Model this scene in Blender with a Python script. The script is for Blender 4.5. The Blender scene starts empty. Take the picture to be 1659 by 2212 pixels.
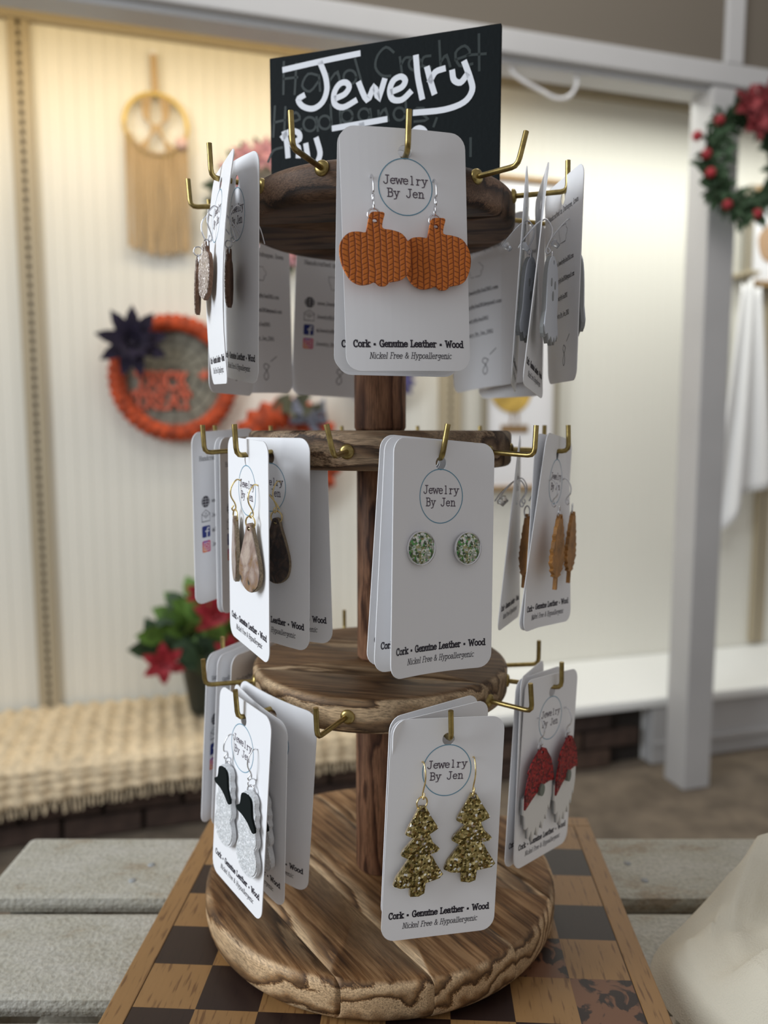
import bpy, bmesh, math, random
from mathutils import Vector, Matrix, noise
from mathutils.geometry import tessellate_polygon
random.seed(7)
SC = bpy.context.scene
COL = SC.collection
PI = math.pi
rad = math.radians
# ---------------------------------------------------------------- camera, world, lights, exposure
F_PX, W_PX, H_PX = 1660.0, 1659.0, 2212.0
cam = bpy.data.cameras.new('camera')
cam.sensor_fit = 'VERTICAL'
cam.sensor_height = 24.0
cam.lens = F_PX / H_PX * 24.0
cam.clip_start = 0.01
cam.dof.use_dof = True
cam.dof.focus_distance = 0.335
cam.dof.aperture_fstop = cam.lens / 1000 / 0.0040
camo = bpy.data.objects.new('camera', cam)
COL.objects.link(camo)
camo.rotation_euler = (PI / 2 - math.atan(176 / F_PX), 0, 0)
SC.camera = camo
SC.view_settings.view_transform = 'Standard'
SC.view_settings.look = 'None'
SC.view_settings.gamma = 1
SC.view_settings.use_curve_mapping = False
SC.view_settings.exposure = 0.0
wd = bpy.data.worlds.new('world')
SC.world = wd
wd.use_nodes = True
wd.node_tree.nodes['Background'].inputs[0].default_value = (0.93, 0.91, 0.92, 1)
wd.node_tree.nodes['Background'].inputs[1].default_value = 0.39

A_W = rad(16.2)                       # the display wall recedes to the right
EU = Vector((math.cos(A_W), math.sin(A_W), 0))
EV = Vector((math.sin(A_W), -math.cos(A_W), 0))
ORG = Vector((0, 2.495, 0))
def wpt(u, v, z): return ORG + EU * u + EV * v + Vector((0, 0, z))
WM = Matrix.Translation(ORG) @ Matrix.Rotation(A_W, 4, 'Z')     # local x = u, local -y = v (out of the wall)

def area(name, loc, target, sx, sy, power, color):
    l = bpy.data.lights.new(name, 'AREA')
    l.shape = 'RECTANGLE'; l.size = sx; l.size_y = sy; l.energy = power; l.color = color
    o = bpy.data.objects.new(name, l); COL.objects.link(o)
    o.location = loc
    o.rotation_euler = (Vector(target) - Vector(loc)).to_track_quat('-Z', 'Y').to_euler()
    return o
area('window_daylight', (-1.8, -0.25, 0.70), (0, 0.42, -0.05), 0.9, 1.4, 42, (0.86, 0.93, 1.0))
area('cornice_light', wpt(-0.75, 0.36, 1.04), wpt(-0.75, 0.0, 0.75), 1.9, 0.16, 4.5, (1.0, 0.74, 0.38))
area('cornice_light', wpt(1.15, 0.34, 1.0), wpt(1.15, 0.12, -0.3), 1.8, 0.16, 7.2, (0.98, 1.0, 0.93))
area('cornice_light', wpt(0.2, 0.44, 1.0), wpt(0.2, 0.05, -0.7), 2.8, 0.10, 5.5, (1.0, 0.98, 0.92))  # extra fill added at cornice height to brighten the lower wall and platform
area('wall_fill_light', (0.2, 1.3, 1.6), (0.35, 2.3, -0.5), 1.6, 0.9, 12, (1.0, 0.97, 0.92))  # unseen fill light added to brighten the back wall

# ---------------------------------------------------------------- helpers
def tag(o, label=None, cat=None, group=None, kind=None):
    if label: o['label'] = label
    if cat: o['category'] = cat
    if group: o['group'] = group
    if kind: o['kind'] = kind
    return o
def empty(name, loc=(0, 0, 0), rz=0, m=None):
    o = bpy.data.objects.new(name, None); COL.objects.link(o)
    o.empty_display_size = 0.01
    if m is not None: o.matrix_world = m
    else: o.location = loc; o.rotation_euler = (0, 0, rz)
    return o
def link(name, me, mat=None, parent=None, loc=None, rot=None, smooth=False):
    o = bpy.data.objects.new(name, me); COL.objects.link(o)
    if mat is not None and not me.materials: me.materials.append(mat)
    if parent is not None: o.parent = parent
    if loc is not None: o.location = loc
    if rot is not None: o.rotation_euler = rot
    return o
class MB:
    def __init__(s): s.v = []; s.f = []; s.sm = []
    def add(s, vs, fs, smooth=False):
        n = len(s.v); s.v += [tuple(v) for v in vs]; s.f += [tuple(i + n for i in f) for f in fs]; s.sm += [smooth] * len(fs)
        return s
    def box(s, x0, x1, y0, y1, z0, z1, b=0):
        if b <= 0:
            vs = [(x, y, z) for z in (z0, z1) for x, y in ((x0, y0), (x1, y0), (x1, y1), (x0, y1))]
            return s.add(vs, [(3, 2, 1, 0), (4, 5, 6, 7), (0, 1, 5, 4), (1, 2, 6, 5), (2, 3, 7, 6), (3, 0, 4, 7)])
        bm = bmesh.new(); bmesh.ops.create_cube(bm, size=1)
        for v in bm.verts:
            v.co = ((x0 + x1) / 2 + v.co.x * (x1 - x0), (y0 + y1) / 2 + v.co.y * (y1 - y0), (z0 + z1) / 2 + v.co.z * (z1 - z0))
        bmesh.ops.bevel(bm, geom=list(bm.edges), offset=b, segments=2, affect='EDGES', profile=0.6)
        bm.verts.index_update()
        s.add([v.co[:] for v in bm.verts], [[v.index for v in f.verts] for f in bm.faces]); bm.free()
        return s
    def tube(s, pts, r, n=8, closed=False, cap=True):
        pts = [Vector(p) for p in pts]; m = len(pts)
        rs = r if isinstance(r, (list, tuple)) else [r] * m
        vs = []; up = None
        for i in range(m):
            a = pts[(i - 1) % m] if (closed or i > 0) else pts[i]
            b = pts[(i + 1) % m] if (closed or i < m - 1) else pts[i]
            t = (b - a).normalized()
            if up is None:
                up = t.orthogonal().normalized()
            else:
                up = (up - t * up.dot(t))
                up = up.normalized() if up.length > 1e-9 else t.orthogonal().normalized()
            w = t.cross(up)
            for k in range(n):
                q = 2 * PI * k / n
                vs.append(pts[i] + (up * math.cos(q) + w * math.sin(q)) * rs[i])
        fs = []
        for i in range(m if closed else m - 1):
            j = (i + 1) % m
            for k in range(n):
                l = (k + 1) % n
                fs.append((i * n + k, i * n + l, j * n + l, j * n + k))
        s.add(vs, fs, True)
        if cap and not closed:
            s.add(vs[:n], [tuple(range(n - 1, -1, -1))]); s.add(vs[-n:], [tuple(range(n))])
        return s
    def lathe(s, prof, n=48, c=(0, 0, 0), smooth=True):
        vs = []; fs = []; m = len(prof)
        for k in range(n):
            q = 2 * PI * k / n
            for r, z in prof: vs.append((c[0] + r * math.cos(q), c[1] + r * math.sin(q), c[2] + z))
        for k in range(n):
            l = (k + 1) % n
            for i in range(m - 1): fs.append((k * m + i, l * m + i, l * m + i + 1, k * m + i + 1))
        return s.add(vs, fs, smooth)
    def sphere(s, c, r, n=10, sc=(1, 1, 1)):
        prof = [(max(1e-5, r * math.sin(PI * i / n)) , -r * math.cos(PI * i / n)) for i in range(n + 1)]
        m0 = len(s.v); s.lathe(prof, n + 4)
        for i in range(m0, len(s.v)):
            x, y, z = s.v[i]; s.v[i] = (c[0] + x * sc[0], c[1] + y * sc[1], c[2] + z * sc[2])
        return s
    def extrude(s, pts, y0, y1, hole=None, smooth=False, bev=0.0):
        """outline in x,z extruded along y (y0 = visible face, smaller)"""
        loops = [[Vector((p[0], p[1], 0)) for p in pts]]
        if hole: loops.append([Vector((p[0], p[1], 0)) for p in hole])
        tri = tessellate_polygon(loops)
        flat = [p for l in loops for p in l]; N = len(flat)
        ar = sum(pts[i][0] * pts[(i + 1) % len(pts)][1] - pts[(i + 1) % len(pts)][0] * pts[i][1] for i in range(len(pts)))
        vs = [(p.x, y0, p.y) for p in flat] + [(p.x, y1, p.y) for p in flat]
        fs = []
        for t in tri:
            a, b, c = [flat[i] for i in t]
            cr = (b - a).cross(c - a).z
            t = t if cr > 0 else t[::-1]
            fs.append(tuple(t)); fs.append(tuple(i + N for i in t[::-1]))
        s.add(vs, fs)
        def side(idx, flip):
            g = []
            for i in range(len(idx)):
                a, b = idx[i], idx[(i + 1) % len(idx)]
                q = (a, a + N, b + N, b)
                g.append(q[::-1] if flip else q)
            s.add(vs, g, smooth)
        n0 = len(pts)
        side(list(range(n0)), ar < 0)
        if hole: side(list(range(n0, N)), False)
        return s
    def ribbon(s, pts, w, fn, closed=False):
        P = [Vector((p[0], p[1])) for p in pts]; m = len(P)
        if m < 2: return s
        d0 = (P[0] - P[1]).normalized(); d1 = (P[-1] - P[-2]).normalized()
        if not closed: P = [P[0] + d0 * w * .42] + P[1:-1] + [P[-1] + d1 * w * .42]
        L = []
        for i in range(m):
            a = P[(i - 1) % m] if (closed or i > 0) else P[i]; b = P[(i + 1) % m] if (closed or i < m - 1) else P[i]
            t = (b - a).normalized(); nn = Vector((-t.y, t.x))
            k = 1.0
            if (closed or 0 < i < m - 1):
                t1 = (P[i] - a).normalized(); k = 1 / max(.55, abs(Vector((-t1.y, t1.x)).dot(nn)))
            L.append((P[i] + nn * w / 2 * k, P[i] - nn * w / 2 * k))
        vs = [fn(q.x, q.y) for pr in L for q in pr]
        fs = []
        for i in range(m if closed else m - 1):
            j = (i + 1) % m; fs.append((2 * i + 1, 2 * j + 1, 2 * j, 2 * i))
        return s.add(vs, fs)
    def mesh(s, name):
        me = bpy.data.meshes.new(name); me.from_pydata(s.v, [], s.f); me.polygons.foreach_set('use_smooth', s.sm); me.update()
        return me
    def obj(s, name, mat, parent=None, loc=None, rot=None):
        return link(name, s.mesh(name), mat, parent, loc, rot)
def smooth_pts(pts, k=5, closed=False):
    P = [Vector(p) for p in pts]; n = len(P); out = []
    rng = range(n) if closed else range(n - 1)
    for i in rng:
        g = lambda j: P[j % n] if closed else P[max(0, min(n - 1, j))]
        a, b, c, d = g(i - 1), g(i), g(i + 1), g(i + 2)
        for t in range(k):
            t /= k
            out.append(0.5 * ((2 * b) + (c - a) * t + (2 * a - 5 * b + 4 * c - d) * t * t + (3 * b - a - 3 * c + d) * t ** 3))
    if not closed: out.append(P[-1])
    return [tuple(p) for p in out]
def ell(cx, cz, rx, rz, n=24, a0=0, a1=360):
    full = abs(a1 - a0) >= 360
    return [(cx + rx * math.cos(rad(a0 + (a1 - a0) * i / (n if full else n - 1))), cz + rz * math.sin(rad(a0 + (a1 - a0) * i / (n if full else n - 1)))) for i in range(n)]

# ---------------------------------------------------------------- materials
def principled(name):
    m = bpy.data.materials.new(name); m.use_nodes = True
    nt = m.node_tree; return m, nt, nt.nodes['Principled BSDF']
def mat(name, col, rough=.6, metal=0, spec=None, bump=0, bscale=200, var=0, vscale=30, trans=0, alpha=1, emit=None, sheen=0):
    m, nt, b = principled(name)
    N, L = nt.nodes, nt.links
    b.inputs['Base Color'].default_value = (*col, 1); b.inputs['Roughness'].default_value = rough; b.inputs['Metallic'].default_value = metal
    if spec is not None: b.inputs['Specular IOR Level'].default_value = spec
    if trans: b.inputs['Transmission Weight'].default_value = trans
    if sheen: b.inputs['Sheen Weight'].default_value = sheen
    if alpha < 1: b.inputs['Alpha'].default_value = alpha
    if emit: b.inputs['Emission Color'].default_value = (*col, 1); b.inputs['Emission Strength'].default_value = emit
    if bump or var:
        tc = N.new('ShaderNodeTexCoord')
    if var:
        nz = N.new('ShaderNodeTexNoise'); nz.inputs['Scale'].default_value = vscale; nz.inputs['Detail'].default_value = 6
        L.new(tc.outputs['Object'], nz.inputs['Vector'])
        mx = N.new('ShaderNodeMix'); mx.data_type = 'RGBA'
        mx.inputs[6].default_value = (*[c * (1 - var) for c in col], 1); mx.inputs[7].default_value = (*[min(1, c * (1 + var)) for c in col], 1)
        rp = N.new('ShaderNodeMapRange'); rp.inputs[1].default_value = .3; rp.inputs[2].default_value = .7
        L.new(nz.outputs[0], rp.inputs[0]); L.new(rp.outputs[0], mx.inputs[0]); L.new(mx.outputs[2], b.inputs['Base Color'])
    if bump:
        nz = N.new('ShaderNodeTexNoise'); nz.inputs['Scale'].default_value = bscale; nz.inputs['Detail'].default_value = 4
        L.new(tc.outputs['Object'], nz.inputs['Vector'])
        bp = N.new('ShaderNodeBump'); bp.inputs['Strength'].default_value = bump; bp.inputs['Distance'].default_value = .001
        L.new(nz.outputs[0], bp.inputs['Height']); L.new(bp.outputs[0], b.inputs['Normal'])
    return m
def ramp(nt, stops):
    r = nt.nodes.new('ShaderNodeValToRGB'); cr = r.color_ramp
    while len(cr.elements) < len(stops): cr.elements.new(0.5)
    for e, (p, c) in zip(cr.elements, stops): e.position = p; e.color = (*c, 1)
    return r
def wood(name, light, mid, dark, ang=0, freq=150, stain=None, rough=.55, cz=-.05, up=False):
    """solid wood: growth rings round an axis that lies in the board, burnt brown along the rings"""
    m, nt, b = principled(name); N, L = nt.nodes, nt.links
    tc = N.new('ShaderNodeTexCoord'); oi = N.new('ShaderNodeObjectInfo')
    mp = N.new('ShaderNodeMapping'); mp.vector_type = 'POINT'; mp.inputs['Rotation'].default_value = (0, PI / 2 if up else 0, ang)
    L.new(tc.outputs['Object'], mp.inputs['Vector'])
    off = N.new('ShaderNodeVectorMath'); off.operation = 'SCALE'; off.inputs[0].default_value = (.9, .12, .03)
    L.new(oi.outputs['Random'], off.inputs['Scale'])
    ad = N.new('ShaderNodeVectorMath'); ad.operation = 'ADD'; L.new(mp.outputs[0], ad.inputs[0]); L.new(off.outputs[0], ad.inputs[1])
    sq = N.new('ShaderNodeVectorMath'); sq.operation = 'MULTIPLY'; sq.inputs[1].default_value = (.22, 1, 1); L.new(ad.outputs[0], sq.inputs[0])
    n1 = N.new('ShaderNodeTexNoise'); n1.inputs['Scale'].default_value = 38; n1.inputs['Detail'].default_value = 3; L.new(sq.outputs[0], n1.inputs['Vector'])
    sub = N.new('ShaderNodeVectorMath'); sub.operation = 'SUBTRACT'; sub.inputs[1].default_value = (.5, .5, .5); L.new(n1.outputs['Color'], sub.inputs[0])
    s2 = N.new('ShaderNodeVectorMath'); s2.operation = 'SCALE'; s2.inputs['Scale'].default_value = .045; L.new(sub.outputs[0], s2.inputs[0])
    a2 = N.new('ShaderNodeVectorMath'); a2.operation = 'ADD'; L.new(ad.outputs[0], a2.inputs[0]); L.new(s2.outputs[0], a2.inputs[1])
    fl = N.new('ShaderNodeVectorMath'); fl.operation = 'MULTIPLY_ADD'; fl.inputs[1].default_value = (.05, 1, 1); fl.inputs[2].default_value = (0, .02, cz); L.new(a2.outputs[0], fl.inputs[0])
    ln = N.new('ShaderNodeVectorMath'); ln.operation = 'LENGTH'; L.new(fl.outputs[0], ln.inputs[0])
    ml = N.new('ShaderNodeMath'); ml.operation = 'MULTIPLY'; ml.inputs[1].default_value = freq; L.new(ln.outputs['Value'], ml.inputs[0])
    fr = N.new('ShaderNodeMath'); fr.operation = 'FRACT'; L.new(ml.outputs[0], fr.inputs[0])
    # fine fibres
    sf = N.new('ShaderNodeVectorMath'); sf.operation = 'MULTIPLY'; sf.inputs[1].default_value = (.06, 1, 1); L.new(ad.outputs[0], sf.inputs[0])
    nf = N.new('ShaderNodeTexNoise'); nf.inputs['Scale'].default_value = 1500; nf.inputs['Detail'].default_value = 3; nf.inputs['Roughness'].default_value = .7; L.new(sf.outputs[0], nf.inputs['Vector'])
    ng = N.new('ShaderNodeTexNoise'); ng.inputs['Scale'].default_value = 22; ng.inputs['Detail'].default_value = 2; L.new(ad.outputs[0], ng.inputs['Vector'])
    r = ramp(nt, [(0, light), (.34, light), (.64, mid), (.84, dark), (.93, mid), (1, light)])
    mixv = N.new('ShaderNodeMath'); mixv.operation = 'MULTIPLY_ADD'; mixv.inputs[1].default_value = .34; L.new(nf.outputs[0], mixv.inputs[0])
    sb = N.new('ShaderNodeMath'); sb.operation = 'SUBTRACT'; sb.inputs[1].default_value = .17; L.new(fr.outputs[0], sb.inputs[0]); L.new(sb.outputs[0], mixv.inputs[2])
    L.new(mixv.outputs[0], r.inputs[0])
    # fibre darkening
    rf = N.new('ShaderNodeMapRange'); rf.inputs[1].default_value = .35; rf.inputs[2].default_value = .65; rf.inputs[3].default_value = .42; rf.inputs[4].default_value = 1.15; L.new(nf.outputs[0], rf.inputs[0])
    rg = N.new('ShaderNodeMapRange'); rg.inputs[1].default_value = .3; rg.inputs[2].default_value = .7; rg.inputs[3].default_value = .70; rg.inputs[4].default_value = 1.2; L.new(ng.outputs[0], rg.inputs[0])
    mm = N.new('ShaderNodeMath'); mm.operation = 'MULTIPLY'; L.new(rf.outputs[0], mm.inputs[0]); L.new(rg.outputs[0], mm.inputs[1])
    vs = N.new('ShaderNodeVectorMath'); vs.operation = 'SCALE'; L.new(r.outputs[0], vs.inputs[0]); L.new(mm.outputs[0], vs.inputs['Scale'])
    outc = vs.outputs[0]
    if stain:        # the flat faces are burnt evenly: short dark streaks along the grain
        ss = N.new('ShaderNodeVectorMath'); ss.operation = 'MULTIPLY'; ss.inputs[1].default_value = (.045, 1, 1); L.new(ad.outputs[0], ss.inputs[0])
        ns = N.new('ShaderNodeTexNoise'); ns.inputs['Scale'].default_value = 420; ns.inputs['Detail'].default_value = 5; ns.inputs['Roughness'].default_value = .65; L.new(ss.outputs[0], ns.inputs['Vector'])
        rs = ramp(nt, [(0, dark), (.36, dark), (.47, mid), (.60, light), (1, light)]); L.new(ns.outputs[0], rs.inputs[0])
        v3 = N.new('ShaderNodeVectorMath'); v3.operation = 'SCALE'; L.new(rs.outputs[0], v3.inputs[0]); L.new(rg.outputs[0], v3.inputs['Scale'])
        tm = N.new('ShaderNodeMix'); tm.data_type = 'RGBA'; tm.inputs[0].default_value = .68; L.new(outc, tm.inputs[6]); L.new(v3.outputs[0], tm.inputs[7])
    if stain:        # the flat faces were rubbed with a darker stain, the turned edge left paler
        sp = N.new('ShaderNodeSeparateXYZ'); L.new(tc.outputs['Normal'], sp.inputs[0])
        mr = N.new('ShaderNodeMapRange'); mr.inputs[1].default_value = .75; mr.inputs[2].default_value = .97; L.new(sp.outputs[2], mr.inputs[0])
        ab = N.new('ShaderNodeVectorMath'); ab.operation = 'MULTIPLY'; ab.inputs[1].default_value = stain; L.new(tm.outputs[2], ab.inputs[0])
        mx = N.new('ShaderNodeMix'); mx.data_type = 'RGBA'; L.new(mr.outputs[0], mx.inputs[0]); L.new(outc, mx.inputs[6]); L.new(ab.outputs[0], mx.inputs[7])
        outc = mx.outputs[2]
    L.new(outc, b.inputs['Base Color']); b.inputs['Roughness'].default_value = rough
    b.inputs['Specular IOR Level'].default_value = .3
    bp = N.new('ShaderNodeBump'); bp.inputs['Strength'].default_value = .35; bp.inputs['Distance'].default_value = .0004
    L.new(nf.outputs[0], bp.inputs['Height']); L.new(bp.outputs[0], b.inputs['Normal'])
    return m
def glitter(name, stops, scale=1100, k=.9, rough=.22, metal=.75):
    m, nt, b = principled(name); N, L = nt.nodes, nt.links
    tc = N.new('ShaderNodeTexCoord'); vo = N.new('ShaderNodeTexVoronoi'); vo.inputs['Scale'].default_value = scale
    L.new(tc.outputs['Object'], vo.inputs['Vector'])
    sp = N.new('ShaderNodeSeparateColor'); L.new(vo.outputs['Color'], sp.inputs[0])
    r = ramp(nt, stops); r.color_ramp.interpolation = 'CONSTANT'; L.new(sp.outputs[0], r.inputs[0]); L.new(r.outputs[0], b.inputs['Base Color'])
    ge = N.new('ShaderNodeNewGeometry')
    s = N.new('ShaderNodeVectorMath'); s.operation = 'SUBTRACT'; s.inputs[1].default_value = (.5, .5, .5); L.new(vo.outputs['Color'], s.inputs[0])
    sc = N.new('ShaderNodeVectorMath'); sc.operation = 'SCALE'; sc.inputs['Scale'].default_value = k; L.new(s.outputs[0], sc.inputs[0])
    ad = N.new('ShaderNodeVectorMath'); ad.operation = 'ADD'; L.new(ge.outputs['Normal'], ad.inputs[0]); L.new(sc.outputs[0], ad.inputs[1])
    no = N.new('ShaderNodeVectorMath'); no.operation = 'NORMALIZE'; L.new(ad.outputs[0], no.inputs[0]); L.new(no.outputs[0], b.inputs['Normal'])
    b.inputs['Roughness'].default_value = rough; b.inputs['Metallic'].default_value = metal
    return m
def braid(name):
    m, nt, b = principled(name); N, L = nt.nodes, nt.links
    tc = N.new('ShaderNodeTexCoord'); sp = N.new('ShaderNodeSeparateXYZ')
    nz = N.new('ShaderNodeTexNoise'); nz.inputs['Scale'].default_value = 120; L.new(tc.outputs['Object'], nz.inputs['Vector'])
    wv = N.new('ShaderNodeVectorMath'); wv.operation = 'SCALE'; wv.inputs['Scale'].default_value = .0016; L.new(nz.outputs['Color'], wv.inputs[0])
    ad = N.new('ShaderNodeVectorMath'); ad.operation = 'ADD'; L.new(tc.outputs['Object'], ad.inputs[0]); L.new(wv.outputs[0], ad.inputs[1])
    L.new(ad.outputs[0], sp.inputs[0])
    def M(op, a, bb=None, c=None):
        n = N.new('ShaderNodeMath'); n.operation = op
        for i, q in enumerate((a, bb, c)):
            if q is None: continue
            if isinstance(q, (int, float)): n.inputs[i].default_value = q
            else: L.new(q, n.inputs[i])
        return n.outputs[0]
    u = M('MULTIPLY', sp.outputs[0], 1 / .0026)
    fu = M('FRACT', u); par = M('MODULO', M('FLOOR', M('ADD', u, 100.)), 2.)
    cx = M('ABSOLUTE', M('SUBTRACT', fu, .5))                       # 0 centre .. .5 groove between plaits
    slope = M('MULTIPLY', M('SUBTRACT', M('MULTIPLY', par, 2.), 1.), M('MULTIPLY', fu, .55))
    w = M('FRACT', M('ADD', M('MULTIPLY', sp.outputs[2], 1 / .0021), slope))
    cz = M('ABSOLUTE', M('SUBTRACT', w, .5))
    h1 = M('POWER', M('MULTIPLY', cx, 2.), 5.); h2 = M('POWER', M('MULTIPLY', cz, 2.), 7.)
    g = M('MAXIMUM', h1, M('MULTIPLY', h2, .75))
    r = ramp(nt, [(0, (.62, .17, .022)), (.35, (.52, .13, .017)), (1, (.20, .028, .006))]); L.new(g, r.inputs[0]); L.new(r.outputs[0], b.inputs['Base Color'])
    bp = N.new('ShaderNodeBump'); bp.invert = True; bp.inputs['Strength'].default_value = 1; bp.inputs['Distance'].default_value = .0005
    L.new(g, bp.inputs['Height']); L.new(bp.outputs[0], b.inputs['Normal'])
    b.inputs['Roughness'].default_value = .8
    return m
M_CARD = mat('card stock', (.86, .86, .875), .45, spec=.35)
M_INK = mat('dark ink', (.022, .018, .030), .6); M_INKL = mat('purple grey ink', (.10, .075, .10), .6)
M_INKP = mat('pale grey ink', (.42, .40, .42), .6)
M_RING = mat('blue ink', (.12, .30, .42), .6)
M_BRASS = mat('aged brass', (.36, .27, .10), .30, .95, var=.25, vscale=300)
M_SILVER = mat('silver wire', (.72, .72, .74), .22, 1); M_GOLD = mat('gold wire', (.75, .58, .28), .25, 1)
M_CLEAR = mat('clear rubber', (.85, .87, .9), .25, trans=.7)
M_BRAID = braid('braided orange leather')
M_GGOLD = glitter('gold glitter', [(0, (.10, .075, .02)), (.30, (.27, .21, .07)), (.55, (.40, .32, .13)), (.80, (.75, .62, .30)), (.93, (.85, .84, .80))], 1150, 1.0)
M_GWHITE = glitter('white glitter', [(0, (.62, .64, .66)), (.4, (.75, .77, .78)), (.8, (.92, .93, .95))], 1500, .45, .35, .15)
M_GGREEN = glitter('green glitter', [(0, (.09, .13, .07)), (.16, (.20, .30, .12)), (.30, (.42, .40, .20)), (.42, (.10, .36, .10)), (.52, (.45, .50, .42)), (.68, (.72, .74, .70)), (.92, (.92, .90, .80))], 1250, .8, .25, .3)
M_GRED = glitter('red glitter', [(0, (.10, .004, .008)), (.4, (.30, .010, .016)), (.75, (.45, .03, .03))], 1200, .6, .35, .3)
M_GROSE = glitter('champagne glitter', [(0, (.38, .30, .25)), (.4, (.55, .46, .40)), (.8, (.90, .82, .76))], 1800, .7, .35, .4)
M_BLACK = mat('black felt', (.006, .009, .009), .8, spec=.12); M_WHITE = mat('white leather', (.72, .71, .68), .6)
M_EDGE = mat('grey cut edge', (.30, .31, .31), .7); M_WEDGE = mat('white cork edge', (.72, .73, .74), .7, bump=.5, bscale=1500)
M_GHOST = mat('white acrylic', (.62, .65, .70), .4); M_CORK = mat('brown cork edge', (.16, .085, .05), .8, bump=.6, bscale=900, var=.3, vscale=500)
M_LEAF = mat('tan wood veneer', (.36, .17, .045), .6, var=.35, vscale=150, bump=.4, bscale=900)
M_LEAFD = mat('shadowed leaf veneer', (.035, .012, .006), .6, var=.3, vscale=150)  # brown leaf veneer darkened in colour for the shadow it hangs in
M_NOSE = mat('grey green nose', (.16, .18, .15), .6)
M_BLUE = mat('navy blue print', (.015, .03, .20), .5); M_PINK = mat('magenta print', (.70, .05, .16), .5); M_ORNG = mat('orange print', (.85, .22, .05), .5); M_PURP = mat('violet print', (.28, .05, .42), .5)
M_WPRINT = mat('white print', (.85, .85, .87), .5)
def agate(name, cols, vs=75):
    m, nt, b = principled(name); N, L = nt.nodes, nt.links
    tc = N.new('ShaderNodeTexCoord'); nz = N.new('ShaderNodeTexNoise'); nz.inputs['Scale'].default_value = vs; nz.inputs['Detail'].default_value = 5; nz.inputs['Distortion'].default_value = 1.2
    L.new(tc.outputs['Object'], nz.inputs['Vector']); r = ramp(nt, cols); L.new(nz.outputs[0], r.inputs[0]); L.new(r.outputs[0], b.inputs['Base Color'])
    bp = N.new('ShaderNodeBump'); bp.inputs['Strength'].default_value = .8; bp.inputs['Distance'].default_value = .0012; L.new(nz.outputs[0], bp.inputs['Height']); L.new(bp.outputs[0], b.inputs['Normal'])
    b.inputs['Roughness'].default_value = .28; b.inputs['Coat Weight'].default_value = .4
    return m
M_AGATE = agate('glazed taupe leather', [(0, (.02, .025, .025)), (.31, (.03, .03, .03)), (.36, (.26, .15, .07)), (.5, (.30, .21, .17)), (.62, (.47, .37, .30)), (1, (.55, .44, .35))])
M_AGATED = agate('glazed dark brown leather', [(0, (.008, .01, .01)), (.42, (.02, .012, .01)), (.55, (.055, .03, .02)), (.7, (.12, .08, .05)), (1, (.25, .18, .12))], 160)
M_LEDGE = mat('raw leather edge', (.26, .20, .13), .9, bump=.8, bscale=1200, var=.3, vscale=600)

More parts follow.
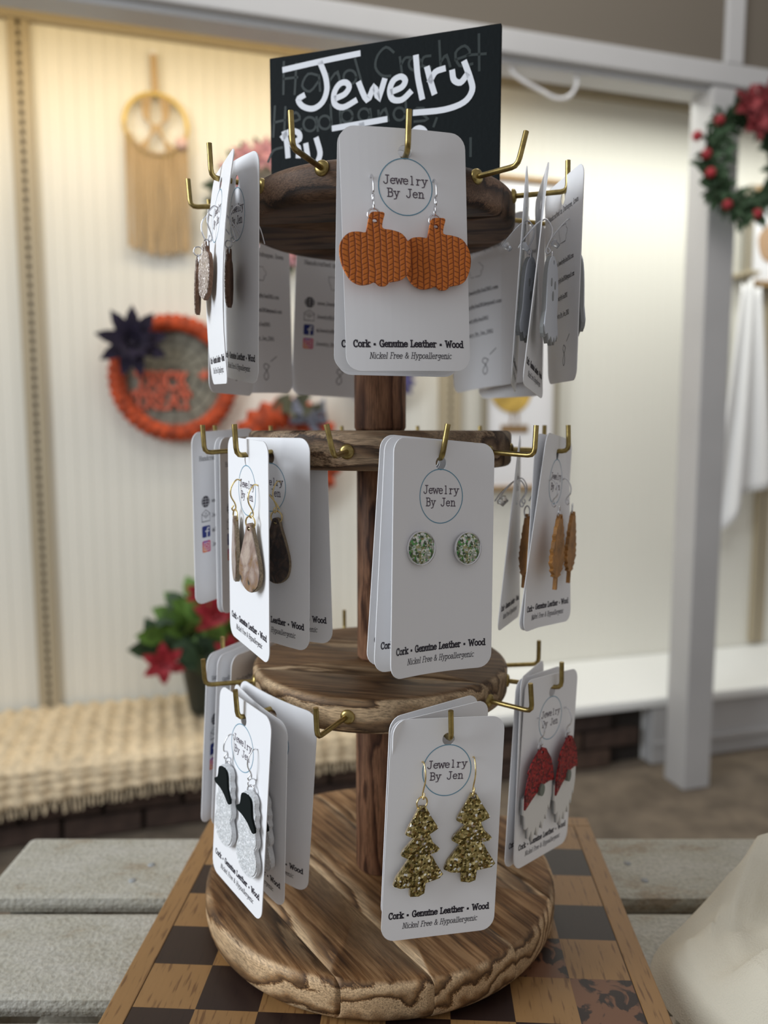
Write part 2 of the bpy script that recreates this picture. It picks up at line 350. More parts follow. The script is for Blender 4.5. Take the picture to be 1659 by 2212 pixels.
# ---------------------------------------------------------------- a slab stroke alphabet (cap height 1)
def _s(x, y, k='b', d=.115):
    return [(x - (d if k in 'bl' else 0), y), (x + (d if k in 'br' else 0), y)]
def _v(x, y0, y1, b='b', t='b'):
    r = [[(x, y0), (x, y1)]]
    if b != 'n': r.append(_s(x, y0, b))
    if t != 'n': r.append(_s(x, y1, t))
    return r
def _e(cx, cy, rx, ry, a0=0, a1=360, n=11): 
    r = ell(cx, cy, rx, ry, n, a0, a1)
    return [r + [r[0]]] if abs(a1 - a0) >= 360 else [r]
X = .66
GL = {
 ' ': (.42, []), '.': (.3, [[(.13, .0), (.17, .0)], [(.13, .06), (.17, .06)]]), ',': (.3, [[(.17, .05), (.09, -.18)]]), '*': (.56, [[(.18, .28), (.36, .28)], [(.18, .36), (.36, .36)], [(.20, .44), (.34, .44)]]),
 '_': (.55, [[(.0, -.12), (.55, -.12)]]), '-': (.4, [[(.08, .35), (.34, .35)]]),
 'J': (.62, _e(.24, .24, .20, .26, 190, 360, 8) + [[(.44, .24), (.44, 1)], [(.26, 1), (.60, 1)]]),
 'B': (.70, _v(.15, 0, 1, 'l', 'l') + [[(.15, 1), (.40, 1), (.55, .92), (.55, .65), (.40, .54), (.15, .54)], [(.40, .54), (.60, .45), (.60, .10), (.42, 0), (.15, 0)]]),
 'C': (.70, _e(.38, .5, .30, .52, 50, 310, 14) + [[(.58, .98), (.58, .72)]]),
 'G': (.76, _e(.38, .5, .30, .52, 50, 330, 14) + [[(.58, .98), (.58, .72)], [(.64, .0), (.64, .42)], [(.46, .42), (.74, .42)]]),
 'L': (.64, _v(.18, 0, 1, 'l', 'b') + [[(.18, 0), (.58, 0), (.58, .25)]]),
 'W': (1.12, [[(.14, 1), (.34, 0), (.56, .86), (.78, 0), (.98, 1)], [(.03, 1), (.27, 1)], [(.85, 1), (1.09, 1)]]),
 'N': (.80, [[(.16, 0), (.16, 1), (.62, 0), (.62, 1)], _s(.16, 0), _s(.62, 1), [(.02, 1), (.16, 1)]]),
 'F': (.62, _v(.18, 0, 1, 'b', 'l') + [[(.18, 1), (.58, 1), (.58, .78)], [(.18, .52), (.46, .52)]]),
 'H': (.80, _v(.16, 0, 1) + _v(.62, 0, 1) + [[(.16, .5), (.62, .5)]]),
 'D': (.76, _v(.16, 0, 1, 'l', 'l') + [[(.16, 1), (.42, 1), (.62, .8), (.62, .2), (.42, 0), (.16, 0)]]),
 'I': (.36, _v(.18, 0, 1)), 'Q': (.76, _e(.38, .5, .30, .52, 0, 360, 14) + [[(.42, .2), (.66, -.12)]]),
 'T': (.70, _v(.35, 0, 1, 'b', 'n') + [[(.06, .8), (.06, 1), (.64, 1), (.64, .8)]]), 'R': (.74, _v(.16, 0, 1, 'l', 'l') + [[(.16, 1), (.44, 1), (.58, .9), (.58, .62), (.44, .5), (.16, .5)], [(.38, .5), (.66, 0)]]),
 'E': (.66, _v(.16, 0, 1, 'l', 'l') + [[(.16, 1), (.56, 1)], [(.16, .5), (.48, .5)], [(.16, 0), (.58, 0)]]), 'A': (.76, [[(.08, 0), (.38, 1), (.68, 0)], [(.20, .35), (.56, .35)]]),
 'K': (.74, _v(.16, 0, 1) + [[(.6, 1), (.18, .42)], [(.30, .58), (.64, 0)]]), 'O': (.76, _e(.38, .5, .30, .5, 0, 360, 14)),
 'a': (.60, [[(.08, .56), (.16, X), (.36, X), (.44, .54), (.44, .10), (.56, 0)], [(.44, .40), (.18, .38), (.06, .20), (.14, .0), (.30, 0), (.44, .16)]]),
 'b': (.64, _v(.15, 0, 1, 'n', 'l') + _e(.35, .33, .22, .34)), 'c': (.56, _e(.32, .33, .25, .34, 50, 310, 10)),
 'd': (.64, _v(.50, 0, 1, 'r', 'l') + _e(.29, .33, .22, .34)), 'e': (.60, [[(.06, .36), (.54, .36), (.50, .58), (.30, X), (.12, .56), (.06, .33), (.14, .08), (.32, -.01), (.52, .10)]]),
 'f': (.42, [[(.20, 0), (.20, .85), (.30, 1), (.46, .97)], [(.04, .64), (.38, .64)], _s(.20, 0)]),
 'g': (.62, _e(.27, .40, .20, .26) + [[(.47, .64), (.47, -.14), (.36, -.30), (.12, -.27)], [(.47, .64), (.60, .64)]]),
 'h': (.66, _v(.15, 0, 1, 'b', 'l') + [[(.15, .45), (.28, X), (.44, X), (.52, .5), (.52, 0)], _s(.52, 0)]),
 'i': (.34, _v(.18, 0, X, 'b', 'l') + [[(.16, .9), (.20, .9)]]), 'k': (.64, _v(.15, 0, 1, 'b', 'l') + [[(.52, .66), (.17, .26)], [(.28, .38), (.54, 0)], _s(.52, .66), _s(.54, 0)]),
 'l': (.34, _v(.18, 0, 1, 'b', 'l')), 'm': (.98, _v(.14, 0, X, 'b', 'l') + [[(.14, .45), (.26, X), (.40, X), (.48, .5), (.48, 0)], [(.48, .45), (.60, X), (.74, X), (.82, .5), (.82, 0)], _s(.48, 0), _s(.82, 0)]),
 'n': (.66, _v(.15, 0, X, 'b', 'l') + [[(.15, .45), (.28, X), (.44, X), (.52, .5), (.52, 0)], _s(.52, 0)]), 'o': (.60, _e(.30, .33, .24, .34)),
 'p': (.64, _v(.15, -.30, X, 'b', 'l') + _e(.36, .33, .22, .34)), 'q': (.64, _v(.48, -.30, X, 'b', 'n') + _e(.27, .33, .22, .34)), 'r': (.52, _v(.18, 0, X, 'b', 'l') + [[(.18, .42), (.32, X), (.50, .60)]]),
 's': (.52, [[(.44, .56), (.26, X), (.10, .50), (.26, .34), (.46, .20), (.28, 0), (.08, .08)]]),
 't': (.44, [[(.20, .90), (.20, .12), (.30, 0), (.44, .06)], [(.04, .64), (.40, .64)]]), 'u': (.66, [[(.04, X), (.15, X), (.15, .15), (.26, 0), (.42, 0), (.52, .18)], [(.40, X), (.52, X), (.52, 0), (.62, 0)]]),
 'w': (.90, [[(.12, X), (.27, 0), (.45, .6), (.63, 0), (.78, X)], _s(.12, X), _s(.78, X)]), 'y': (.66, [[(.12, X), (.34, .02)], [(.56, X), (.26, -.24), (.06, -.28)], _s(.12, X), _s(.56, X)]),
 '&': (.78, [[(.70, .46), (.50, .08), (.28, 0), (.08, .18), (.14, .42), (.44, .68), (.42, .92), (.26, 1), (.16, .84), (.28, .56), (.70, 0)]]),
 '@': (.95, _e(.46, .38, .40, .46, 20, 320, 16) + _e(.46, .38, .16, .22) + [[(.62, .6), (.64, .24), (.84, .30), (.84, .5)]]),
 '8': (.6, _e(.3, .74, .2, .24) + _e(.3, .26, .24, .26)),
}
def text(m, s, cx, bz, cap, width, w, fn, shear=0, mono=None):
    """write s centred on cx with baseline bz; cap height and total width in metres"""
    adv = [mono if mono else GL[c][0] for c in s]; tot = sum(adv); k = width / tot
    x = cx - width / 2
    for c, a in zip(s, adv):
        g = GL[c]; ox = x + (a - g[0]) * k / 2
        for st in g[1]:
          cut = [0] + [i for i in range(1, len(st) - 1) if (st[i][0] - st[i - 1][0]) * (st[i + 1][0] - st[i][0]) + (st[i][1] - st[i - 1][1]) * (st[i + 1][1] - st[i][1]) < -.002] + [len(st) - 1]
          for i0, i1 in zip(cut, cut[1:]):
            m.ribbon([(ox + p[0] * k + p[1] * cap * shear, bz + p[1] * cap) for p in st[i0:i1 + 1]], w, fn)
        x += a * k

# ---------------------------------------------------------------- the setting
M_WALL = mat('cream painted beadboard', (.78, .765, .69), .55); M_TRIM = mat('white gloss paint', (.48, .475, .47), .4, var=.04, vscale=5)
M_TAUPE = mat('taupe wallboard', (.15, .128, .10), .85); M_CARPET = mat('grey brown carpet', (.155, .122, .088), .95, bump=1, bscale=300, var=.30, vscale=14)
M_METAL = mat('cream steel', (.40, .34, .235), .5); M_DARK = mat('slot shade', (.05, .04, .03), .9)  # the dark brown stands in for shade inside slots and perforations
FL = -1.04; PT = -0.823
def struct(o): o['kind'] = 'structure'; return o
m = MB(); m.box(-4, 5, -3.2, 5, FL - .05, FL); struct(m.obj('floor', M_CARPET))
m = MB(); m.box(-3.2, 3.2, .006, .06, FL, 2.3)
wall = struct(m.obj('wall_back', M_WALL)); wall.matrix_world = WM
bd = MB(); bd.box(0, .0384, 0, .006, PT, 1.10, .0011); bme = bd.mesh('board'); bme.materials.append(M_WALL)
u = -1.55
while u < 2.1:
    link('board', bme, None, wall, loc=(u, 0, 0)); u += .0388
m = MB(); m.box(-3.2, 3.2, -.004, .006, 1.165, 2.3); up = struct(m.obj('wall_upper', M_TAUPE)); up.matrix_world = WM
m = MB(); m.box(-2.6, 2.6, -.026, 0, 1.10, 1.165, .004)
rail = struct(m.obj('trim_1', M_METAL)); rail.matrix_world = WM
m = MB()
for i in range(150): m.box(-1.9 + i * .026, -1.889 + i * .026, -.0275, -.0255, 1.150, 1.157)
sl = m.obj('slots', M_DARK, rail); sl['kind'] = 'stuff'  # dark dashes laid on the rail as the shaded holes
def upright(u, w, n, label):
    r = empty('slotted_upright', m=WM @ Matrix.Translation((u, 0, 0)))
    tag(r, label, 'shelf upright', 'slotted metal uprights on the beadboard wall')
    z0, z1 = PT + .012, 1.098
    a = MB(); a.box(-w / 2, -.005, -.022, -.0005, z0, z1, .002); a.box(.005, w / 2, -.022, -.0005, z0, z1, .002); a.box(-.0045, .0045, -.006, -.0008, z0, z1)
    a.obj('channel', M_METAL, r)
    s = MB(); N = int((z1 - z0) / .0254)
    for i in range(N): s.box(-.0049, .0049, -.0215, -.010, z0 + i * .0254, z0 + i * .0254 + .011)
    s.obj('rungs', M_METAL, r)
    d = MB(); d.box(-.0048, .0048, -.0095, -.0065, z0, z1); d.obj('slot_shade', M_DARK, r)  # dark strip behind the rungs, standing in for the shade in the channel
upright(-1.030, .056, 0, 'slotted cream metal upright left of the macrame hanging')
upright(.222, .075, 0, 'slotted cream metal upright behind the stand, left of the framed print')
upright(1.49, .056, 0, 'slotted cream metal upright at the far right behind the hanging white cloth')
# platform along the wall: white top, brick front on the left, white panels on the right
M_PLAT = mat('white platform paint', (.88, .89, .87), .5)
m = MB(); m.box(-2.2, 2.2, -.42, 0, PT - .03, PT, .006); m.box(-2.2, 2.2, -.36, -.002, FL, PT - .0305)
pf = struct(m.obj('platform', M_PLAT)); pf.matrix_world = WM
M_BRICK = [mat('dark brown brick', c, .85, bump=.6, bscale=80, var=.35, vscale=25) for c in ((.055, .033, .024), (.040, .025, .020), (.075, .046, .032))]
br = MB(); br.box(0, .188, 0, .03, 0, .052, .004); bms = []
for q in M_BRICK:
    me = br.mesh('brick'); me.materials.append(q); bms.append(me)
for row in range(3):
    u = -1.75 + (row % 2) * .1
    while u < .55:
        link('brick', random.choice(bms), None, pf, loc=(u, -.390 - random.random() * .004, FL + .004 + row * .060)); u += .198
m = MB(); m.box(-2.1, .745, -.362, -.359, FL, PT - .032); mo = m.obj('mortar', mat('dark mortar', (.03, .024, .02), .95), pf)
m = MB(); m.box(.752, 2.2, -.40, -.361, FL, PT - .032, .003); m.obj('front_panel', M_TRIM, pf)
m = MB(); m.box(.752, 2.2, -.415, -.4005, FL + .055, FL + .072, .003); m.obj('moulding', M_TRIM, pf)
m = MB(); m.box(.752, .80, -.412, -.4005, FL, PT - .033, .003); m.obj('end_stile', M_TRIM, pf)
# painted post and beam in front of the bay
m = MB(); m.box(.733, .823, -.590, -.500, FL, .905, .004); po = struct(m.obj('trim_2', M_TRIM)); po.matrix_world = WM
m = MB(); m.box(-3.0, 3.0, -.592, -.498, .910, .966, .004); m.box(-3.0, 3.0, -.570, -.5, .895, .911, .003); be = struct(m.obj('trim_3', M_TRIM)); be.matrix_world = WM
m = MB(); m.box(-3.0, 3.0, -.575, -.515, .966, 1.75); fa = struct(m.obj('wall_fascia', M_TAUPE)); fa.matrix_world = WM
m = MB(); m.box(.770, .823, -.592, -.575, .9665, 1.75, .003); vs_ = struct(m.obj('trim_4', M_TRIM)); vs_.matrix_world = WM
m = MB(); m.box(-3.2, 3.2, -.5, .06, 1.75, 1.80); ce = struct(m.obj('ceiling', M_TAUPE)); ce.matrix_world = WM
m = MB(); m.box(1.128, 1.144, -.012, 0, .48, .89, .003); o = m.obj('cord_cover', M_METAL); o.matrix_world = WM
tag(o, 'narrow pale vertical strip on the wall left of the post wreath', 'wall strip')
# looped white cord under the beam
m = MB(); pts = smooth_pts([(.165, -.55, .905), (.175, -.55, .885), (.205, -.55, .868), (.255, -.55, .851), (.295, -.55, .838), (.330, -.55, .846), (.350, -.55, .872), (.352, -.55, .892)], 5)
m.tube(pts, .0045, 8); m.sphere((.352, -.55, .894), .006, 6); m.sphere((.165, -.55, .906), .007, 6)
o = m.obj('wire_hook', mat('glossy white plastic', (.95, .95, .97), .15, spec=.8)); o.matrix_world = WM
tag(o, 'glossy white curved hook hanging down under the beam', 'hook')

# ---------------------------------------------------------------- wall decorations
M_TAN = mat('tan cotton cord', (.50, .36, .20), .9); M_RINGG = mat('golden hoop', (.62, .45, .12), .4, .3)
r = empty('macrame_hanging', m=WM @ Matrix.Translation((-.68, -.022, .86)))
tag(r, 'tan macrame ring hanging with long fringe on the left of the wall', 'wall hanging')
m = MB(); m.tube([(.086 * math.cos(t * PI / 24), 0, .086 * math.sin(t * PI / 24)) for t in range(48)], .0065, 8, True); m.obj('hoop', M_RINGG, r)
m = MB(); m.tube([(-.004, 0, .088), (-.006, 0, .19)], .006, 6); m.tube([(.004, 0, .088), (.002, 0, .19)], .006, 6); m.obj('hanging_loop', M_TAN, r)
m = MB()
for a in (-1, 1):
    for k in range(4):
        m.tube(smooth_pts([(a * (.012 + k * .008), 0, .084), (a * (.020 + k * .004), -.004, .02), (a * (.012 - k * .004), -.004, -.01), (a * (.032 + k * .007), 0, -.078 + k * .004)], 4), .0035, 5)
m.obj('crossed_cords', M_TAN, r)
for k in range(13):
    a = rad(205 + k * 130 / 12); s = MB(); s.sphere((.080 * math.cos(a), -.008, .080 * math.sin(a)), .0075, 6); s.obj('knot', M_TAN, r)
m = MB()
for k in range(46):
    x = -.084 + k * .168 / 45; z0 = -math.sqrt(max(0, .084 ** 2 - x * x)); zz = -.335 - .02 * (1 - (x / .09) ** 2) + random.uniform(-.008, .008)
    m.tube([(x, -.004 + random.uniform(-.003, .003), z0), (x * 1.02 + random.uniform(-.003, .003), -.006, (z0 + zz) / 2), (x * 1.03 + random.uniform(-.004, .004), -.004, zz)], .0022, 5)
f = m.obj('fringe', M_TAN, r); f['kind'] = 'stuff'
m = MB(); m.sphere((.068, -.014, -.045), .018, 8, (1, .6, 1)); m.obj('rosette', mat('pale pink cloth', (.66, .45, .40), .9), r)
m = MB(); m.sphere((0, 0, 0), .009, 8); m.tube([(0, 0, 0), (0, .02, 0)], .004, 6); o = m.obj('push_pin', M_WPRINT); o.matrix_world = WM @ Matrix.Translation((-.682, -.020, 1.055)); tag(o, 'white pin holding up the tan macrame ring', 'pin')

def petal(L, w, cup=.12, fold=.25):
    m = MB(); vs = []
    for i, (t, ww) in enumerate(((0, .12), (.25, .75), (.5, 1), (.75, .7), (1, .03))):
        y = -cup * L * math.sin(t * PI * .8)
        vs += [(-w / 2 * ww, y - fold * w * ww * .5, t * L), (0, y, t * L), (w / 2 * ww, y - fold * w * ww * .5, t * L)]
    fs = []
    for i in range(4):
        for k in range(2): fs.append((i * 3 + k, i * 3 + k + 1, i * 3 + k + 4, i * 3 + k + 3))
    m.add(vs, fs, True); return m
def flower(name, parent, c, R, n, pm, cm, layers=2, w=.38):
    """a rosette in the x-z plane; its petals are one mesh, its centre a child"""
    m = MB()
    for l in range(layers):
        pt = petal(R * (1 - .32 * l), R * w, .15 + .1 * l)
        for k in range(n):
            M = Matrix.Rotation(2 * PI * (k + .5 * l) / n + random.uniform(-.15, .15), 4, 'Y') @ Matrix.Rotation(rad(8 + 22 * l), 4, 'X') @ Matrix.Translation((0, -.004 * l, .04 * R))
            m.add([M @ Vector(v) for v in pt.v], pt.f, True)
    o = m.obj(name, pm, parent, loc=c)
    s = MB(); s.sphere((0, -.01, 0), R * .16, 6, (1, .7, 1)); s.obj('flower_centre', cm, o)
    return o
def leaves(m, pts, L, w, spread=1.0, n=1):
    pt = petal(L, w)
    for p in pts:
        for _ in range(n):
            s = random.uniform(.7, 1.2)
            M = Matrix.Translation(p) @ Matrix.Rotation(random.uniform(0, 2 * PI), 4, 'Y') @ Matrix.Rotation(random.uniform(-.2, .9) * spread, 4, 'X') @ Matrix.Scale(s, 4)
            m.add([M @ Vector(v) for v in pt.v], pt.f, True)
M_ORANGE = mat('orange mesh ribbon', (.42, .055, .010), .7, bump=1, bscale=60, var=.6, vscale=45)
M_RED2 = mat('coral red painted wood', (.62, .13, .07), .6)
M_PURPLE = mat('dark purple velvet', (.010, .006, .022), .9, var=.5, vscale=40)
M_WEB = mat('grey net', (.26, .25, .20), .9); M_THR = mat('dark web thread', (.12, .11, .09), .8)

def wreath_ring(parent, R, rr, M, n=64, coils=46, amp=.16, name='ribbon_ring'):
    m = MB(); vs = []; fs = []; K = 10; n = coils * 4
    for i in range(n):
        a = 2 * PI * i / n; q = rr * (1 + amp * math.cos(a * coils))
        for k in range(K):
            b = 2 * PI * k / K
            vs.append(((R + q * math.cos(b)) * math.cos(a), -rr + q * math.sin(b) * .8, (R + q * math.cos(b)) * math.sin(a)))
    for i in range(n):
        j = (i + 1) % n
        for k in range(K): l = (k + 1) % K; fs.append((i * K + k, i * K + l, j * K + l, j * K + k))
    m.add(vs, fs, True); return m.obj(name, M, parent)
r = empty('halloween_wreath', m=WM @ Matrix.Translation((-.650, -.012, .153)))
tag(r, 'round orange wreath with dark purple flower and coral lettering on grey web', 'wreath')
wreath_ring(r, .160, .024, M_ORANGE)
m = MB(); m.extrude(ell(0, 0, .150, .150, 40), -.012, -.008); m.obj('net_disc', M_WEB, r)
m = MB()
for k in range(16):
    a = 2 * PI * k / 16; m.tube([(0, -.014, .02), (.145 * math.cos(a), -.014, .145 * math.sin(a))], .0012, 4)
for q in (.025, .05, .075, .1, .125): m.tube([(q * math.cos(a_ * PI / 8), -.014, .02 * (1 - q / .15) + q * math.sin(a_ * PI / 8)) for a_ in range(16)], .001, 4, True)
m.obj('web_threads', M_THR, r)
for wd_, z, wid in (('TRICK', -.030, .150), ('TREAT', -.088, .165)):
    m = MB(); text(m, wd_, -.035, z, .045, wid, .009, lambda x, y: (x, -.024, y))
    o = m.obj('lettering', M_RED2, r); md = o.modifiers.new('thick', 'SOLIDIFY'); md.thickness = .006
m = MB(); m.extrude([(.085, -.008), (.092, .006), (.108, .010), (.094, .016), (.088, .030), (.080, .016), (.064, .010), (.078, .004)], -.028, -.022); m.obj('star', M_RED2, r)
flower('purple_flower', r, (-.112, -.055, .095), .100, 9, M_PURPLE, M_BLACK, 3, .42)

r = empty('pumpkin_wreath', m=WM @ Matrix.Translation((-.325, -.012, -.075)))
tag(r, 'orange pumpkin wreath with grey bow hanging lower behind the middle tier', 'wreath')
wreath_ring(r, .125, .045, M_ORANGE, coils=22, amp=.2)
m = MB(); leaves(m, [(random.uniform(-.06, .07), -.07, .12 + random.uniform(-.03, .05)) for _ in range(12)], .07, .035); m.obj('leaf_spray', mat('olive felt', (.10, .10, .06), .9), r)
m = MB()
for a in (-1, 1):
    for k in range(2):
        m.tube([(0.06, -.09, .11), (.06 + a * .045, -.10, .14 + .02 * k), (.06 + a * .05, -.09, .105), (.06, -.09, .11)], .014, 6)
m.tube([(.06, -.09, .11), (.10, -.08, .05), (.11, -.07, 0)], .012, 6); m.obj('bow', mat('grey gingham', (.17, .18, .23), .8, var=.6, vscale=90), r)
m = MB(); m.box(.10, .155, -.075, -.03, -.005, .045, .006); m.obj('hat_band', M_BLACK, r)

M_PINKF = mat('dusty pink tulle', (.50, .25, .28), .9, var=.35, vscale=60); M_DG = mat('dark evergreen', (.035, .06, .03), .85, var=.5, vscale=60)
r = empty('pink_wreath', m=WM @ Matrix.Translation((-.375, -.012, .655)))
tag(r, 'dusty pink flower wreath mostly hidden behind the top tier', 'wreath')
m = MB(); leaves(m, [(.135 * math.cos(a), -.02, .155 * math.sin(a)) for a in [random.uniform(0, 6.28) for _ in range(150)]], .05, .02); f = m.obj('foliage', M_DG, r); f['kind'] = 'stuff'
for k in range(12):
    a = 2 * PI * k / 12; flower('pink_flower', r, (.115 * math.cos(a), -.04, .145 * math.sin(a)), .05, 7, M_PINKF, M_PINKF, 2, .5)
r = empty('purple_wreath', m=WM @ Matrix.Translation((-.028, -.012, .175)))
tag(r, 'ruffled dark violet wreath hidden behind the wooden post of the stand', 'wreath')
M_VIO = mat('violet ruffled mesh', (.10, .09, .24), .8, var=.6, vscale=50)
for k in range(14):
    a = 2 * PI * k / 14; flower('ruffle', r, (.075 * math.cos(a), -.03, .06 * math.sin(a)), .05, 8, M_VIO, M_VIO, 2, .5)
# framed prints
M_FRAME = mat('golden oak frame', (.30, .18, .07), .5, var=.2, vscale=40); M_MATB = mat('white mount', (.82, .82, .84), .5)
def frame(u0, u1, z0, z1, label, bar=.016):
    r = empty('framed_print', m=WM @ Matrix.Translation(((u0 + u1) / 2, -.028, (z0 + z1) / 2))); tag(r, label, 'picture'); w, h = (u1 - u0) / 2, (z1 - z0) / 2
    for n_, b in (('frame_side', (-w, -w + bar, -h, h)), ('frame_side', (w - bar, w, -h, h)), ('frame_rail', (-w + bar, w - bar, h - bar, h)), ('frame_rail', (-w + bar, w - bar, -h, -h + bar))):
        m = MB(); m.box(b[0], b[1], -.024, 0, b[2], b[3], .002); m.obj(n_, M_FRAME if n_ != 'frame_side' else M_FRAMES, r)
    m = MB(); m.box(-w + bar * .9, w - bar * .9, -.010, -.002, -h + bar * .9, h - bar * .9); m.obj('print', M_MATB, r)
    return r
M_FRAMES = mat('grey brown frame', (.28, .25, .19), .5)
r = frame(.325, .60, -.20, .815, 'tall framed print of a golden chick hanging behind the stand')
m = MB()
m.extrude(smooth_pts([(-.075, .02), (-.05, .07), (-.005, .075), (.02, .10), (.055, .115), (.08, .09), (.075, .05), (.055, -.005), (.01, -.035), (-.045, -.02)], 5, True), -.0125, -.0105)
o = m.obj('painted_chick', mat('golden paint', (.50, .33, .07), .8, var=.35, vscale=30), r, loc=(-.03, 0, -.215))
m = MB(); m.tube([(0, -.012, -.03), (-.004, -.012, -.07)], .003, 4); m.tube([(.02, -.012, -.03), (.022, -.012, -.07)], .003, 4); m.box(-.04, .06, -.0125, -.011, -.100, -.074); m.obj('painted_legs', mat('brown paint', (.25, .15, .06), .8), r, loc=(-.03, 0, -.215))
r = frame(1.335, 1.60, .515, .865, 'wood framed print on the wall right of the painted post', .022)
m = MB(); m.extrude(smooth_pts([(-.05, -.08), (-.08, .0), (-.03, .05), (.03, .07), (.08, .01), (.05, -.07)], 4, True), -.0125, -.0105); m.obj('painted_vase', mat('tan paint', (.42, .27, .16), .8), r)
# white cloth on the wall at the right
m = MB(); vs = []; fs = []; NU, NV = 26, 24
for j in range(NV + 1):
    t = j / NV
    for i in range(NU + 1):
        s_ = i / NU; w0 = .05 + .11 * t
        x = 1.325 + (s_ - .5) * 2 * w0 * (.8 + .2 * t) ; z = .52 - t * (.95 - .30 * s_) - .02 * math.sin(s_ * 9)
        vs.append((x, -.085 - .022 * math.sin(s_ * 15 + t * 2) * (.3 + t), z))
for j in range(NV):
    for i in range(NU): a = j * (NU + 1) + i; fs.append((a, a + NU + 1, a + NU + 2, a + 1))
m.add(vs, fs, True); o = m.obj('hanging_cloth', mat('white muslin', (.80, .80, .80), .85)); o.matrix_world = WM; md = o.modifiers.new('t', 'SOLIDIFY'); md.thickness = .002
tag(o, 'white cloth hanging in folds on the wall right of the post', 'cloth')
m = MB(); m.box(1.30, 1.35, -.10, 0, .545, .560, .004); o = m.obj('cloth_peg', M_METAL); o.matrix_world = WM; tag(o, 'small metal peg holding the hanging white cloth', 'peg')
# Christmas wreath on the post
M_XG = mat('christmas green', (.05, .10, .045), .7, var=.5, vscale=70); M_XR = mat('christmas red', (.35, .02, .03), .6, var=.3, vscale=60)
r = empty('christmas_wreath', m=WM @ Matrix.Translation((.795, -.622, .695)))
tag(r, 'green Christmas wreath with red berries and checked bow on the post', 'wreath')
wreath_ring(r, .105, .012, M_DG, coils=20, amp=.1, name='branch_ring')
m = MB(); leaves(m, [((.105 + random.uniform(-.028, .028)) * math.cos(a), -.02, (.120 + random.uniform(-.028, .028)) * math.sin(a)) for a in [random.uniform(0, 6.28) for _ in range(520)]], .046, .017); f = m.obj('foliage', M_XG, r); f['kind'] = 'stuff'
for (x, z) in ((-.165, .045), (-.135, .005), (-.12, -.04), (-.065, -.115), (-.10, .09), (.03, -.13), (.10, -.06), (.12, .06)):
    m = MB(); m.sphere((x, -.045, z), .013, 8); m.obj('berry', M_XR, r)
for (x, z, s) in ((-.03, .13, .05), (.03, .15, .055), (0.0, .09, .05), (.065, .10, .05)):
    flower('bow_loop', r, (x, -.055, z), s, 6, mat('checked red ribbon', (.26, .035, .04), .7, var=.75, vscale=110), M_XR, 2, .55)
# poinsettia pot on the platform
r = empty('potted_poinsettia', m=WM @ Matrix.Translation((-.575, -.21, PT + .030)))
tag(r, 'red poinsettia with green leaves in a dark pot on the platform', 'potted plant'); r.scale = (1.12, 1.12, 1.12)
m = MB(); m.lathe([(0.001, .003), (.055, .003), (.075, .13), (.082, .13), (.082, .145), (.070, .145), (.066, .12), (.001, .12)], 24); m.obj('pot', mat('dark green pot', (.03, .04, .035), .5), r)
G2 = [mat('bright leaf green', (.10, .20, .03), .6, var=.4, vscale=30), mat('deep leaf green', (.025, .055, .02), .6, var=.4, vscale=30)]
lme = []
for g in G2:
    me = petal(.085, .050, .1).mesh('leaf'); me.materials.append(g); lme.append(me)
for k in range(90):
    a = random.uniform(0, 2 * PI); q = random.uniform(.02, .125); zz = .235 - q * .6 + random.uniform(-.05, .06)
    o = link('leaf', lme[0 if zz > .18 and random.random() < .75 else 1], None, r); o.matrix_local = Matrix.Translation((q * math.cos(a), q * math.sin(a), zz)) @ Matrix.Rotation(random.uniform(-.6, .6) + math.atan2(math.cos(a), .5), 4, 'Y') @ Matrix.Rotation(random.uniform(-.9, .9), 4, 'X')
for (x, y, z, s) in ((-.115, -.06, .165, .052), (.01, -.05, .27, .058), (-.02, -.05, .325, .042), (.045, -.07, .180, .050), (.13, -.05, .215, .045)):
    flower('red_flower', r, (x, y - .05, z), s, 6, M_XR, M_FRAME, 3, .55)
# woven throw over the platform edge
M_THROW = mat('cream woven cotton', (.74, .60, .40), .95, bump=1, bscale=220, var=.30, vscale=60)
m = MB(); vs = []; fs = []; NU, NV = 300, 40
prof = [(-.02, .008), (-.10, .012), (-.20, .012), (-.30, .012), (-.39, .012), (-.428, .006), (-.438, -.02), (-.440, -.05), (-.440, -.085)]
pr = smooth_pts([(p[0], p[1], 0) for p in prof], 5); 
for i in range(NU + 1):
    uu = -1.75 + i * (1.68) / NU
    rg = .011 * (0.5 + .5 * math.sin(uu * 2 * PI / .046))
    for j, p in enumerate(pr):
        cr = .004 * math.sin(j * 1.7); wv_ = .008 * math.sin(uu * 5) 
        n_ = rg + cr + .004 * noise.noise((uu * 9, j * .3, 0))
        if j < 24: vs.append((uu, p[0], PT + p[1] + n_ + .014 * max(0, noise.noise((uu * 2.2, j * .12, 3)))))
        else: vs.append((uu, p[0] - n_ - .004, PT + p[1] * (1 + .25 * math.sin(uu * 3))))
nj = len(pr)
for i in range(NU):
    for j in range(nj - 1): a = i * nj + j; fs.append((a, a + 1, a + nj + 1, a + nj))
m.add(vs, fs, True); o = m.obj('woven_throw', M_THROW); o.matrix_world = WM; md = o.modifiers.new('t', 'SOLIDIFY'); md.thickness = .004
tag(o, 'cream ribbed cotton throw draped over the platform edge', 'throw')
m = MB()
for i in range(150):
    uu = -1.74 + i * .0111; z0 = PT - .083 * (1 + .25 * math.sin(uu * 3)); m.tube([(uu, -.446, z0 + .006), (uu + random.uniform(-.006, .006), -.450, z0 - random.uniform(.020, .034))], .0028, 4)
f = m.obj('fringe', M_THROW, o); f['kind'] = 'stuff'

